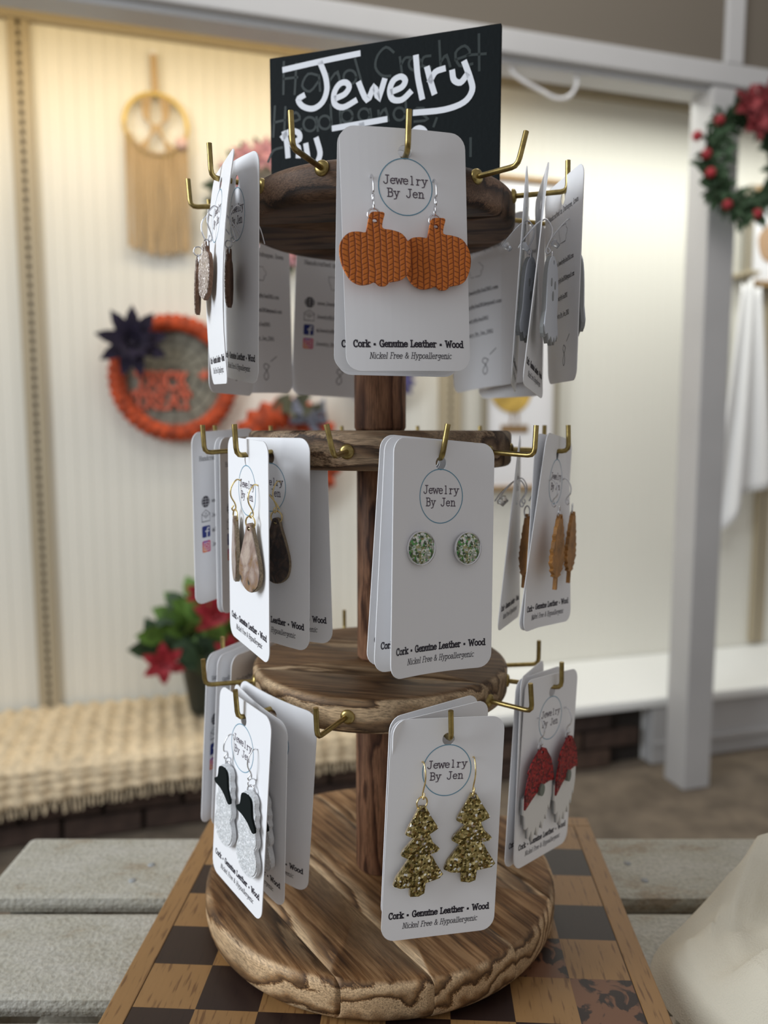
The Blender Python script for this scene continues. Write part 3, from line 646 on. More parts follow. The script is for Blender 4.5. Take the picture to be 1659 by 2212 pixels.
# ---------------------------------------------------------------- the slatted table
def weathered():
    m, nt, b = principled('weathered white paint'); N, L = nt.nodes, nt.links
    tc = N.new('ShaderNodeTexCoord'); oi = N.new('ShaderNodeObjectInfo'); of = N.new('ShaderNodeVectorMath'); of.operation = 'ADD'
    L.new(tc.outputs['Object'], of.inputs[0]); L.new(oi.outputs['Location'], of.inputs[1])
    n1 = N.new('ShaderNodeTexNoise'); n1.inputs['Scale'].default_value = 26; n1.inputs['Detail'].default_value = 8; n1.inputs['Roughness'].default_value = .72
    st = N.new('ShaderNodeVectorMath'); st.operation = 'MULTIPLY'; st.inputs[1].default_value = (.55, 1.2, 1); L.new(of.outputs[0], st.inputs[0]); L.new(st.outputs[0], n1.inputs['Vector'])
    n2 = N.new('ShaderNodeTexNoise'); n2.inputs['Scale'].default_value = 420; n2.inputs['Detail'].default_value = 4; L.new(of.outputs[0], n2.inputs['Vector'])
    r1 = ramp(nt, [(0, (.22, .15, .10)), (.34, (.34, .28, .20)), (.44, (.42, .40, .33)), (.6, (.48, .46, .40)), (1, (.54, .53, .48))]); L.new(n1.outputs[0], r1.inputs[0])
    rp = N.new('ShaderNodeMapRange'); rp.inputs[1].default_value = .3; rp.inputs[2].default_value = .62; rp.inputs[3].default_value = .72; rp.inputs[4].default_value = 1.0; L.new(n2.outputs[0], rp.inputs[0])
    sc = N.new('ShaderNodeVectorMath'); sc.operation = 'SCALE'; L.new(r1.outputs[0], sc.inputs[0]); L.new(rp.outputs[0], sc.inputs['Scale']); L.new(sc.outputs[0], b.inputs['Base Color'])
    ad = N.new('ShaderNodeMath'); ad.operation = 'MULTIPLY_ADD'; ad.inputs[1].default_value = .5; L.new(n2.outputs[0], ad.inputs[0]); L.new(n1.outputs[0], ad.inputs[2])
    bp = N.new('ShaderNodeBump'); bp.inputs['Strength'].default_value = .9; bp.inputs['Distance'].default_value = .0022; L.new(ad.outputs[0], bp.inputs['Height']); L.new(bp.outputs[0], b.inputs['Normal'])
    b.inputs['Roughness'].default_value = .55
    return m
M_TABLE = weathered()
TZ = -.290
r = empty('slatted_table', (0.009, .30, FL)); tag(r, 'small weathered white slatted table under the chessboard and stand', 'table')
m = MB(); m.box(-.262, .262, 0, .0725, -.0110, 0, .0045); sme = m.mesh('slat'); sme.materials.append(M_TABLE)
for k in range(6): link('slat', sme, None, r, loc=(0, .4512 - .30 - k * .0862, TZ - FL))
bot = .4512 - .30 - 5 * .0862
for s in (-1, 1):
    m = MB(); m.box(s * .235 - .012, s * .235 + .012, bot + .02, .205, -.075, -.0145, .002); m.obj('apron', M_TABLE, r, loc=(0, 0, TZ - FL))
    for y in (bot + .03, .18):
        m = MB(); m.box(s * .215 - .02, s * .215 + .02, y - .02, y + .02, 0, TZ - FL - .0150, .003); m.obj('leg', M_TABLE, r)
for y in (bot + .03, .18):
    m = MB(); m.box(-.222, .222, y - .01, y + .01, -.065, -.0145, .002); m.obj('cross_rail', M_TABLE, r, loc=(0, 0, TZ - FL))
for (x, y) in ((-.165, .188), (-.172, .170), (.155, .19), (.16, .17)):
    m = MB(); m.lathe([(.0001, .0006), (.0022, .0005), (.0026, 0), (.0026, -.001)], 10); m.obj('nail_head', M_EDGE, r, loc=(x, y, TZ - FL))

# ---------------------------------------------------------------- chessboard
def veneer(name, c, dark, chips=False, rough=.42):
    m, nt, b = principled(name); N, L = nt.nodes, nt.links
    tc = N.new('ShaderNodeTexCoord'); mp = N.new('ShaderNodeVectorMath'); mp.operation = 'MULTIPLY'; mp.inputs[1].default_value = (1, .10, 1); L.new(tc.outputs['Object'], mp.inputs[0])
    oi = N.new('ShaderNodeObjectInfo'); ad = N.new('ShaderNodeVectorMath'); ad.operation = 'ADD'; L.new(mp.outputs[0], ad.inputs[0]); L.new(oi.outputs['Location'], ad.inputs[1])
    nz = N.new('ShaderNodeTexNoise'); nz.inputs['Scale'].default_value = 620; nz.inputs['Detail'].default_value = 2; L.new(ad.outputs[0], nz.inputs['Vector'])
    r = ramp(nt, [(0, dark), (.33, dark), (.42, c), (1, tuple(min(1, q * 1.12) for q in c))]); L.new(nz.outputs[0], r.inputs[0]); out = r.outputs[0]
    if chips:
        n2 = N.new('ShaderNodeTexNoise'); n2.inputs['Scale'].default_value = 75; n2.inputs['Detail'].default_value = 7; n2.inputs['Distortion'].default_value = .8; L.new(tc.outputs['Object'], n2.inputs['Vector'])
        r2 = ramp(nt, [(0, (0, 0, 0)), (.45, (0, 0, 0)), (.49, (1, 1, 1))]); L.new(n2.outputs[0], r2.inputs[0])
        mx = N.new('ShaderNodeMix'); mx.data_type = 'RGBA'; L.new(r2.outputs[0], mx.inputs[0]); L.new(out, mx.inputs[6]); mx.inputs[7].default_value = (.16, .07, .035, 1); out = mx.outputs[2]
    L.new(out, b.inputs['Base Color']); b.inputs['Roughness'].default_value = rough
    return m
V_L = veneer('light beech veneer', (.27, .145, .052), (.15, .070, .024)); V_D = veneer('dark walnut veneer', (.020, .009, .007), (.014, .006, .005), rough=.4); V_C = veneer('chipped dark veneer', (.020, .010, .008), (.014, .006, .005), True, .4)
r = empty('chessboard', (.004, .3902, -.2895), rad(-3)); tag(r, 'wooden chessboard lying under the round earring stand', 'chessboard')
HB = .132
m = MB(); m.box(-HB, HB, -HB, HB, 0, .0165, .002); m.obj('board_case', V_L, r)
for a, b_, c_, d_ in ((-HB, HB, HB - .0115, HB), (-HB, HB, -HB, -HB + .0115), (-HB, -HB + .0115, -HB + .0116, HB - .0116), (HB - .0115, HB, -HB + .0116, HB - .0116)):
    m = MB(); m.box(a, b_, c_, d_, .0165, .0186, .0006); m.obj('border', V_L, r)
m = MB(); m.box(-HB + .0114, HB - .0114, -HB + .0114, HB - .0114, .0165, .0180); m.obj('inlay_line', V_D, r)
SQ = .02995
m = MB(); m.box(-SQ / 2, SQ / 2, -SQ / 2, SQ / 2, 0, .0006); sq = {}
for k, q in (('l', V_L), ('d', V_D), ('c', V_C)):
    me = m.mesh('square'); me.materials.append(q); sq[k] = me
for i in range(8):
    for j in range(8):
        k = 'l' if (i + j) % 2 == 0 else 'd'
        if (i, j) in ((7, 2), (6, 3)) and k == 'd': k = 'c'
        link('square', sq[k], None, r, loc=((i - 3.5) * .02998, (j - 3.5) * .02998, .0180))
# crumpled cloth
M_CLOTH = mat('cream linen', (.60, .55, .44), .85, bump=.5, bscale=1400)
m = MB(); vs = []; fs = []; NU, NV = 90, 90
for j in range(NV + 1):
    for i in range(NU + 1):
        a = 2 * PI * i / NU; q = j / NV
        R = 1 + .07 * math.sin(3 * a + 1) + .05 * math.sin(5 * a)
        x = .292 + .152 * R * q * math.cos(a); y = .338 + .118 * R * q * math.sin(a)
        h = .040 * (1 - q ** 2.4) 
        f1 = abs(noise.noise((x * 14 + 5, y * 22, 1.3))); f2 = noise.noise((x * 34, y * 60 + 4, 3)); 
        ridge = .018 * math.exp(-((y - .388 + .18 * (x - .24)) / .007) ** 2) + .012 * math.exp(-((y - .345 - .25 * (x - .24)) / .009) ** 2)
        cr_ = 0
        for (ax_, ay_), (bx_, by_), am, w_ in (((.14, .412), (.34, .372), .016, .009), ((.15, .372), (.36, .352), .013, .007), ((.20, .44), (.235, .30), .010, .010), ((.25, .42), (.33, .30), .012, .008)):
            dx, dy = bx_ - ax_, by_ - ay_; L2 = dx * dx + dy * dy; t_ = max(0, min(1, ((x - ax_) * dx + (y - ay_) * dy) / L2))
            dd = math.hypot(x - ax_ - t_ * dx, y - ay_ - t_ * dy); cr_ += am * math.exp(-dd / w_)
        vs.append((x, y, TZ + .0015 + cr_ * min(1, (1 - q) * 4) + h * (1 + .45 * f2) + (.014 * (1 - f1 * 2) ** 3 + .010 * (1 - 2 * abs(noise.noise((x * 9 + y * 20, y * 30 - x * 8, 7)))) ** 3 + ridge * 1.3) * min(1, (1 - q) * 5) * .8))
for j in range(NV):
    for i in range(NU): a = j * (NU + 1) + i; fs.append((a, a + NU + 1, a + NU + 2, a + 1))
m.add(vs, fs, True); o = m.obj('crumpled_cloth', M_CLOTH); tag(o, 'crumpled cream linen cloth lying at the right end of the table', 'cloth')
m = MB()
for k in range(30):
    m.sphere((.236 + .0016 * k % .028 + random.uniform(-.001, .001), .318 + random.uniform(-.006, .008), 0), .0006, 4)
# project the stitches on the cloth
def clz(x, y):
    best = min(vs, key=lambda v: (v[0] - x) ** 2 + (v[1] - y) ** 2); return best[2]
m.v = [(x, y, z + clz(x, y) + .0004) for x, y, z in m.v]
m.obj('embroidery', M_WPRINT, o)

# ---------------------------------------------------------------- the three tier earring stand
AX = Vector((-.0021, .42, 0))
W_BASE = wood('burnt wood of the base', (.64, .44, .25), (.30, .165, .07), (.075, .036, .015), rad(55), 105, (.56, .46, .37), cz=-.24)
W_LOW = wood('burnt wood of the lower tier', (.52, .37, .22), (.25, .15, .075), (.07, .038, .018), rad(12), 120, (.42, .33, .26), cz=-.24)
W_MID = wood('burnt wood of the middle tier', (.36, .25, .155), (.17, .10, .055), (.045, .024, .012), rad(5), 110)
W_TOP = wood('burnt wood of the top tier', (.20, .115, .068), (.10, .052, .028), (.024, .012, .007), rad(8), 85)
W_POST = wood('stained wood of the post', (.31, .155, .085), (.17, .075, .04), (.06, .025, .014), 0, 170, up=True)
stand = empty('earring_stand', (AX.x, AX.y, -.271)); tag(stand, 'round three tier wooden earring display stand on the chessboard', 'display stand')
def disc(R, z0, z1, fb, ft, cuts, ang, M, name, pname):
    """turned disc with rounded rims, glued up from planks"""
    prof = [(.0001, z0)] + [(R - fb + fb * math.sin(rad(a)), z0 + fb - fb * math.cos(rad(a))) for a in range(0, 91, 15)] + [(R - ft + ft * math.cos(rad(a)), z1 - ft + ft * math.sin(rad(a))) for a in range(0, 91, 15)] + [(.0001, z1)]
    b0 = MB(); b0.lathe(prof, 144)
    d = Vector((math.sin(ang), -math.cos(ang), 0)); edges = [-1] + cuts + [1]; root = None
    tmp = b0.mesh('t')
    for i in range(len(edges) - 1):
        bm = bmesh.new(); bm.from_mesh(tmp); bmesh.ops.remove_doubles(bm, verts=bm.verts, dist=1e-5)
        g = .00007
        for e, sgn in ((edges[i], -1), (edges[i + 1], 1)):
            if abs(e) >= 1: continue
            res = bmesh.ops.bisect_plane(bm, geom=bm.verts[:] + bm.edges[:] + bm.faces[:], plane_co=d * (e - sgn * g), plane_no=d * sgn, clear_outer=True)
            ed = [x for x in res['geom_cut'] if isinstance(x, bmesh.types.BMEdge)]
            if ed: bmesh.ops.contextual_create(bm, geom=ed)
        me = bpy.data.meshes.new(pname); bm.to_mesh(me); bm.free()
        for p in me.polygons: p.use_smooth = abs(p.normal.dot(d)) < .999 or abs(p.normal.z) > .1
        nm = name if root is None else 'plank'
        o = link(nm, me, M, stand if root is None else root)
        if root is None: root = o
    return root
Z0 = -.271
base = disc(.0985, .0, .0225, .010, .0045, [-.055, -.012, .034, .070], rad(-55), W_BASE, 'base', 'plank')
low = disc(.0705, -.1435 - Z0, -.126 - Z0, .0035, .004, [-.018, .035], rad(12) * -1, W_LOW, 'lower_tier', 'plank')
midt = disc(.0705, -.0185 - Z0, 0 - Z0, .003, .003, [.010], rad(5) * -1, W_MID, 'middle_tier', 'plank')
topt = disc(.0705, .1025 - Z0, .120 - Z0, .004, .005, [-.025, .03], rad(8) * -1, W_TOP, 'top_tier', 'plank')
for z0, z1, R in ((-.2487, -.1437, .0138), (-.126, -.0183, .0128), (0, .1027, .0140)):
    m = MB(); m.lathe([(.0001, z0 - Z0), (R - .001, z0 - Z0), (R, z0 - Z0 + .0015), (R, z1 - Z0 - .0012), (R - .001, z1 - Z0), (.0001, z1 - Z0)], 40); m.obj('post', W_POST, stand)
def pol(phi, r, z): a = rad(phi); return Vector((AX.x + r * math.sin(a), AX.y - r * math.cos(a), z))
HK = [ # base angle, base z, bend point, tip point
 (-21.2, .1155, (-.0369, .3239, .1135), (-.0376, .3250, .1280)), (8, .1145, (.0096, .3240, .1125), (.0100, .3222, .1275)), (39.4, .1155, (.0576, .3451, .1135), (.0612, .3462, .1280)),
 (-52.9, .1150, (-.0782, .3622, .1140), (-.0786, .3610, .1285)), (-80, .1145, (-.0987, .4065, .1135), (-.1000, .4080, .1275)), (71, .1160, (.0884, .3840, .1145), (.0884, .3850, .1290)),
 (-12.2, -.0096, (-.0212, .3254, -.0110), (-.0243, .3258, .0026)), (-42, -.0096, (-.0660, .3450, -.0112), (-.0668, .3450, .0028)), (-74, -.0096, (-.0905, .3885, -.0112), (-.0912, .3885, .0028)),
 (17.5, -.0100, (.0243, .3240, -.0119), (.0268, .3240, .0027)), (48.6, -.0103, (.0693, .3550, -.0115), (.0700, .3555, .0024)), (76, -.0100, (.0945, .3945, -.0106), (.0940, .3945, .0028)),
 (-12.4, -.1347, (-.0297, .3294, -.1360), (-.0302, .3290, -.1220)), (-43, -.1355, (-.0696, .3534, -.1362), (-.0705, .3534, -.1222)), (-72, -.1330, (-.0957, .3995, -.1355), (-.0966, .3995, -.1213)),
 (19, -.1355, (.0295, .3245, -.1350), (.0290, .3225, -.1210)), (52, -.1360, (.0723, .3630, -.1365), (.0712, .3625, -.1222)), (78, -.1350, (.0945, .3970, -.1363), (.0943, .3970, -.1222)),
 (100, -.1350, (.0898, .4350, -.1350), (.0898, .4350, -.1210)), (-103, -.1350, (-.0950, .4425, -.1350), (-.0952, .4425, -.1208))]
for ph in (101, 131, 161, -169, -128, -104): HK.append((ph, .1145, tuple(pol(ph, .097, .113)), tuple(pol(ph + .5, .098, .1275))))
for ph in (104, 139, 165, -165, -135, -104): HK.append((ph, -.010, tuple(pol(ph, .097, -.0112)), tuple(pol(ph + .5, .0975, .0030))))
for ph in (135, 165, -165, -135): HK.append((ph, -.135, tuple(pol(ph, .096, -.1355)), tuple(pol(ph, .0965, -.1215))))
for ph, bz, bend, tip in HK:
    b0 = pol(ph, .0690, bz); be_, ti = Vector(bend), Vector(tip)
    d1 = (be_ - b0).normalized(); d2 = (ti - be_).normalized(); q = .0035
    corner = [be_ - d1 * q, be_ - d1 * q * .45 + d2 * q * .10, be_ - d1 * q * .10 + d2 * q * .45, be_ + d2 * q]
    m = MB(); m.tube([v - AX - Vector((0, 0, Z0)) for v in [b0] + corner + [ti]], .00125, 10)
    h = m.obj('hook', M_BRASS, stand)
    o3 = pol(ph, .0704, bz) - AX - Vector((0, 0, Z0)); dr = (pol(ph, 1, 0) - pol(ph, 0, 0)).normalized()
    M = Matrix.Translation(o3) @ dr.to_track_quat('Z', 'Y').to_matrix().to_4x4()
    f = MB(); f.lathe([(.0001, .0014), (.0022, .0014), (.0033, .0008), (.0036, 0), (.0036, -.0006)], 20)
    f.v = [tuple(M @ Vector(v)) for v in f.v]; f.obj('flange', M_BRASS, h)

WHITE=[[(-53.8,73.1),(-32.5,74.6),(-11.9,75.6)],[(-33.0,73.4),(-30.2,66.3),(-29.6,59.5),(-32.2,53.8),(-37.5,51.2),(-43.3,53.0),(-46.0,56.7),(-43.2,58.4)],[(-24.1,55.0),(-19.4,56.5),(-17.0,59.6),(-18.9,62.2),(-22.7,61.6),(-25.5,57.3),(-25.1,52.1),(-20.4,49.9),(-13.8,52.3)],[(-11.4,60.6),(-7.1,52.1),(-3.2,57.9),(-0.9,52.6),(2.3,60.4)],[(6.9,54.6),(11.8,56.1),(13.6,59.1),(11.3,61.3),(7.3,59.9),(5.3,55.2),(6.9,50.7),(11.8,49.9),(16.1,52.9)],[(19.3,69.6),(20.3,59.9),(22.5,49.8)],[(25.3,63.3),(26.9,57.4),(28.8,51.5)],[(26.9,57.4),(29.5,61.2),(33.6,62.2)],[(38.3,60.0),(39.2,56.1),(42.5,54.5),(45.5,57.5)],[(44.6,63.6),(47.6,55.6),(48.5,49.9),(44.3,44.8),(34.0,42.4),(19.0,42.7)],[(-54.3,40.4),(-53.1,35.5),(-52.5,28.5)],[(-55.3,38.4),(-50.8,41.1),(-46.2,39.8),(-45.6,36.5),(-50.2,34.5),(-46.3,32.2),(-46.3,27.9)],[(-41.8,32.8),(-40.9,27.3)],[(-35.6,35.2),(-33.7,28.3),(-34.9,24.1)],[(-25.6,39.9),(-12.0,40.5),(2.8,41.2)],[(-10.1,39.9),(-8.8,31.7),(-12.0,27.0)],[(17.7,30.6),(18.6,33.9),(21.3,34.8),(23.9,33.1),(24.4,29.9)]]
GRAY=[[(-54.2,77.0),(-54.7,60.8)],[(-46.9,75.2),(-48.1,60.0)],[(-54.3,68.5),(-46.5,68.3)],[(-34.5,67.7),(-40.2,69.2),(-43.7,63.7),(-39.3,60.2),(-34.0,65.1)],[(-34.0,67.6),(-33.4,59.9)],[(-28.8,67.8),(-27.9,60.1)],[(-27.8,64.3),(-23.6,68.0),(-21.7,60.2)],[(-13.0,64.1),(-13.7,62.1),(-15.5,61.1),(-17.7,61.4),(-19.4,62.9),(-20.1,65.0),(-19.4,67.0),(-17.6,68.0),(-15.4,67.7),(-13.7,66.2),(-13.0,64.1)],[(-13.7,73.3),(-10.1,61.2)],[(7.3,73.8),(3.2,76.8),(-1.3,73.3),(-2.5,67.7),(1.0,63.2),(5.5,62.4)],[(10.7,70.8),(11.8,63.4)],[(11.6,67.5),(13.6,70.1),(16.4,70.0)],[(21.9,66.2),(21.3,64.4),(19.7,63.4),(17.7,63.7),(16.1,65.0),(15.5,67.0),(16.1,68.8),(17.7,69.8),(19.7,69.5),(21.3,68.2),(21.9,66.2)],[(26.8,69.4),(23.3,69.1),(22.4,65.3),(27.0,63.7)],[(31.4,75.8),(32.3,62.0)],[(32.5,66.0),(35.1,68.5),(37.1,63.0)],[(39.8,65.8),(47.1,67.7),(44.5,71.8),(39.8,69.0),(42.0,62.6),(48.4,62.7)],[(51.6,76.1),(52.0,59.2)],[(45.8,67.2),(55.1,66.6)],[(-59.8,54.9),(-61.0,39.4)],[(-53.6,53.8),(-54.4,41.7)],[(-60.1,46.7),(-53.7,47.3)],[(-51.7,45.8),(-45.3,46.8),(-47.7,50.5),(-51.7,46.6),(-48.8,41.1),(-44.4,41.5)],[(-35.9,43.2),(-36.6,41.1),(-38.4,40.0),(-40.7,40.3),(-42.5,41.8),(-43.2,44.0),(-42.5,46.0),(-40.6,47.1),(-38.4,46.8),(-36.5,45.3),(-35.9,43.2)],[(-35.6,46.6),(-34.9,39.6)],[(-27.4,43.1),(-28.1,41.2),(-29.8,40.1),(-32.0,40.4),(-33.7,41.8),(-34.3,43.8),(-33.6,45.8),(-31.9,46.8),(-29.8,46.6),(-28.1,45.1),(-27.4,43.1)],[(-27.5,52.0),(-26.9,39.6)],[(-22.4,50.2),(-21.8,41.6)],[(-15.1,44.9),(-15.8,43.1),(-17.4,42.2),(-19.3,42.4),(-20.9,43.7),(-21.5,45.6),(-20.9,47.4),(-19.3,48.4),(-17.3,48.2),(-15.7,46.8),(-15.1,44.9)],[(-5.6,44.4),(-6.2,42.7),(-7.8,41.7),(-9.7,41.9),(-11.3,43.2),(-11.9,45.1),(-11.3,46.9),(-9.7,47.9),(-7.7,47.7),(-6.2,46.3),(-5.6,44.4)],[(-5.5,47.3),(-4.6,40.5)],[(-0.9,46.0),(-0.2,40.1)],[(-0.4,43.4),(2.8,46.4),(4.6,40.4)],[(13.5,42.7),(13.0,40.9),(11.4,40.0),(9.5,40.2),(8.0,41.5),(7.4,43.4),(8.0,45.1),(9.5,46.1),(11.4,45.9),(13.0,44.6),(13.5,42.7)],[(13.8,49.2),(14.7,38.8)],[(23.4,44.4),(19.0,44.5),(25.7,38.8),(18.6,38.4)],[(30.3,38.7),(28.8,35.0)],[(-55.9,33.2),(-61.2,32.0),(-64.3,26.6)],[(48.0,27.0),(48.1,18.5)]]
# ---------------------------------------------------------------- chalkboard sign
M_SLATE = mat('black slate board', (.006, .009, .010), .7, spec=.15, bump=.15, bscale=400); M_CHALK = mat('white chalk marker', (.80, .82, .86), .7); M_GHOSTW = mat('rubbed out chalk', (.018, .028, .027), .6)
sign = empty('chalkboard_sign', m=Matrix.Translation((-.00203, .42101, .1201)) @ Matrix.Rotation(rad(-16.96), 4, 'Z'))
tag(sign, 'black chalkboard sign with white hand lettering standing on the top tier', 'sign')
m = MB(); m.box(-.0627, .0627, 0, .0032, 0, .0800, .0004); m.obj('board_panel', M_SLATE, sign)
WS = [smooth_pts(s, 4) for s in WHITE]; GS = [smooth_pts(s, 3) for s in GRAY]
m = MB()
for s in WS: m.ribbon([(x / 1000, z / 1000) for x, z in s], .0030, lambda x, z: (x, -.00022, z))
m.obj('lettering', M_CHALK, sign)
m = MB()
for s in GS: m.ribbon([(x / 1000, z / 1000) for x, z in s], .0013, lambda x, z: (x, -.0001, z))
m.obj('faded_lettering', M_GHOSTW, sign)

# ---------------------------------------------------------------- earring cards
CW, CH, HD, TH = .0535, .098, .0095, .0004
def card_mesh(bend):
    r = .0062; w = CW / 2; t, bt = HD, HD - CH; pts = []
    for cx, cz, a0 in ((w - r, t - r, 0), (-w + r, t - r, 90), (-w + r, bt + r, 180), (w - r, bt + r, 270)):
        for k in range(7): a = rad(a0 + 90 * k / 6); pts.append((cx + r * math.cos(a), cz + r * math.sin(a)))
    mb = MB(); mb.extrude(pts, -TH / 2, TH / 2, hole=ell(0, 0, .0029, .0029, 20))
    bm = bmesh.new(); vs = [bm.verts.new(v) for v in mb.v]
    for f in mb.f:
        try: bm.faces.new([vs[i] for i in f])
        except ValueError: pass
    for k in range(1, 14):
        bmesh.ops.bisect_plane(bm, geom=bm.verts[:] + bm.edges[:] + bm.faces[:], plane_co=(-w + CW * k / 14, 0, 0), plane_no=(1, 0, 0))
    for k in range(1, 9):
        bmesh.ops.bisect_plane(bm, geom=bm.verts[:] + bm.edges[:] + bm.faces[:], plane_co=(0, 0, t - CH * k / 9), plane_no=(0, 0, 1))
    for v in bm.verts: v.co = bend(v.co.x, v.co.y, v.co.z)
    bmesh.ops.recalc_face_normals(bm, faces=bm.faces)
    me = bpy.data.meshes.new('card_sheet'); bm.to_mesh(me); bm.free()
    return me
def rotm(y, p, r): return Matrix.Rotation(rad(y), 4, 'Z') @ Matrix.Rotation(rad(p), 4, 'X') @ Matrix.Rotation(rad(r), 4, 'Y')
IOWA = [(-.0062, .0042), (.0040, .0042), (.0046, .0026), (.0062, .0014), (.0058, -.0004), (.0044, -.0012), (.0046, -.0026), (.0036, -.0038), (-.0042, -.0036), (-.0046, -.0012), (-.0058, .0010), (-.0062, .0042)]
def make_card(pos, ypr, side='front', k=(0, 0, 0), price='8-', label='', group='printed earring cards on the stand', prints=True):
    kx, kz, kt = k          # curl across, curl along, twist
    def bend(x, y, z):
        return (x, y + kx * x * x + kz * (z + .04) ** 2 + kt * x * (z + .04), z)
    root = empty('earring_card', m=Matrix.Translation(pos) @ rotm(*ypr)); tag(root, label, 'earring card', group)
    me = card_mesh(bend); link('card_sheet', me, M_CARD, root)
    lay = lambda h: (lambda x, z: bend(x, -TH / 2 - h * 2, z))
    if not prints: return root, bend
    if side == 'front':
        m = MB(); text(m, 'Jewelry', 0, -.0128, .0033, .0190, .00042, lay(4e-5), mono=.70); text(m, 'By Jen', 0, -.0180, .0033, .0158, .00042, lay(4e-5), mono=.70); m.obj('logo_lettering', M_INKL, root)
        m = MB(); m.ribbon(ell(0, -.0139, .0114, .0114, 48), .00038, lay(4e-5), closed=True); m.obj('logo_ring', M_RING, root)
        m = MB(); text(m, 'Cork * Genuine Leather * Wood', 0, -.0786, .0026, .0475, .00056, lay(4e-5)); text(m, 'Nickel Free & Hypoallergenic', .0005, -.0834, .0024, .0355, .00024, lay(4e-5), shear=.18); m.obj('caption', M_INK, root)
    else:
        m = MB(); text(m, 'Handcrafted in Dubuque, Iowa', 0, -.0065, .0024, .0430, .00026, lay(4e-5)); m.ribbon([(x + .001, z - .017) for x, z in IOWA], .00022, lay(4e-5)); 
        m.obj('back_heading', M_INK, root)
        m = MB()
        for s, z, w_ in (('www.JewelryByJenDBQ.com', -.0298, .029), ('JewelryByJenDBQ@gmail.com', -.0383, .031), ('@JewelryByJenDBQ', -.0468, .021), ('Jewelry_By_Jen_DBQ', -.0553, .024)):
            text(m, s, -.0120 + w_ / 2, z - .001, .0021, w_, .00024, lay(4e-5))
        m.obj('address_lines', M_INK, root)
        ix = -.0170
        m = MB(); m.add([lay(4e-5)(x, z) for x, z in ell(ix, -.0298, .0033, .0033, 20)], [tuple(range(20))]); g = m.obj('globe_icon', M_INK, root)
        m = MB()
        for q in (-.0016, 0, .0016): m.ribbon([(ix - .0030, -.0298 + q), (ix + .0030, -.0298 + q)], .0002, lay(7e-5)); m.ribbon([(ix + q * 1.2, -.0298 - .003), (ix + q * 1.6, -.0298), (ix + q * 1.2, -.0298 + .003)], .0002, lay(7e-5))
        m.obj('globe_lines', M_WPRINT, g)
        m = MB(); z = -.0385
        m.ribbon([(ix - .0033, z - .0026), (ix + .0033, z - .0026), (ix + .0033, z + .0018), (ix, z + .0040), (ix - .0033, z + .0018)], .0003, lay(4e-5), closed=True); m.ribbon([(ix - .0033, z + .0018), (ix, z - .0006), (ix + .0033, z + .0018)], .0003, lay(4e-5)); m.ribbon(ell(ix, z + .0014, .0009, .0009, 10), .00025, lay(4e-5), closed=True)
        m.obj('envelope_icon', M_INK, root)
        def rsq(z, h, M, n):
            m = MB(); q = .0033; rr = .0008; pts = []
            for cx, cz, a0 in ((q - rr, q - rr, 0), (-q + rr, q - rr, 90), (-q + rr, -q + rr, 180), (q - rr, -q + rr, 270)):
                for kk in range(4): a = rad(a0 + 30 * kk); pts.append((ix + cx + rr * math.cos(a), z + cz + rr * math.sin(a)))
            m.add([lay(h)(x, z_) for x, z_ in pts], [tuple(range(len(pts)))]); return m.obj(n, M, root)
        f = rsq(-.0470, 4e-5, M_BLUE, 'blue_icon'); m = MB(); z = -.0470
        m.ribbon([(ix + .0006, z - .0030), (ix + .0006, z + .0010), (ix + .0012, z + .0020), (ix + .0022, z + .0020)], .0008, lay(8e-5)); m.ribbon([(ix - .0006, z + .0002), (ix + .0020, z + .0002)], .0007, lay(8e-5)); m.obj('letter_f', M_WPRINT, f)
        g = rsq(-.0556, 4e-5, M_PINK, 'camera_icon'); z = -.0556
        m = MB(); m.add([lay(6e-5)(x, z_) for x, z_ in ((ix - .0032, z - .0026), (ix - .0026, z - .0032), (ix + .0010, z - .0032), (ix - .0032, z + .0010))], [(0, 1, 2, 3)]); m.obj('icon_gradient', M_ORNG, g)
        m = MB(); m.add([lay(6e-5)(x, z_) for x, z_ in ((ix - .0030, z + .0031), (ix + .0020, z + .0032), (ix - .0012, z + .0016))], [(0, 1, 2)]); m.obj('icon_gradient', M_PURP, g)
        m = MB(); m.ribbon([(ix - .0021, z - .0021), (ix + .0021, z - .0021), (ix + .0021, z + .0021), (ix - .0021, z + .0021)], .0004, lay(9e-5), closed=True); m.ribbon(ell(ix, z, .0011, .0011, 12), .0004, lay(9e-5), closed=True); m.obj('camera_outline', M_WPRINT, g)
        m = MB(); z = -.0760
        m.ribbon(smooth_pts([(.0075, z + .004), (.0045, z + .0055), (.0030, z + .0035), (.0055, z + .001), (.0065, z - .0025), (.0045, z - .0045), (.0030, z - .002), (.0055, z + .0015), (.0075, z + .004)], 3), .0004, lay(4e-5)); m.ribbon([(.0090, z + .007), (.0135, z + .010)], .0004, lay(4e-5)); m.obj('handwritten_price', M_INK, root)
    return root, bend
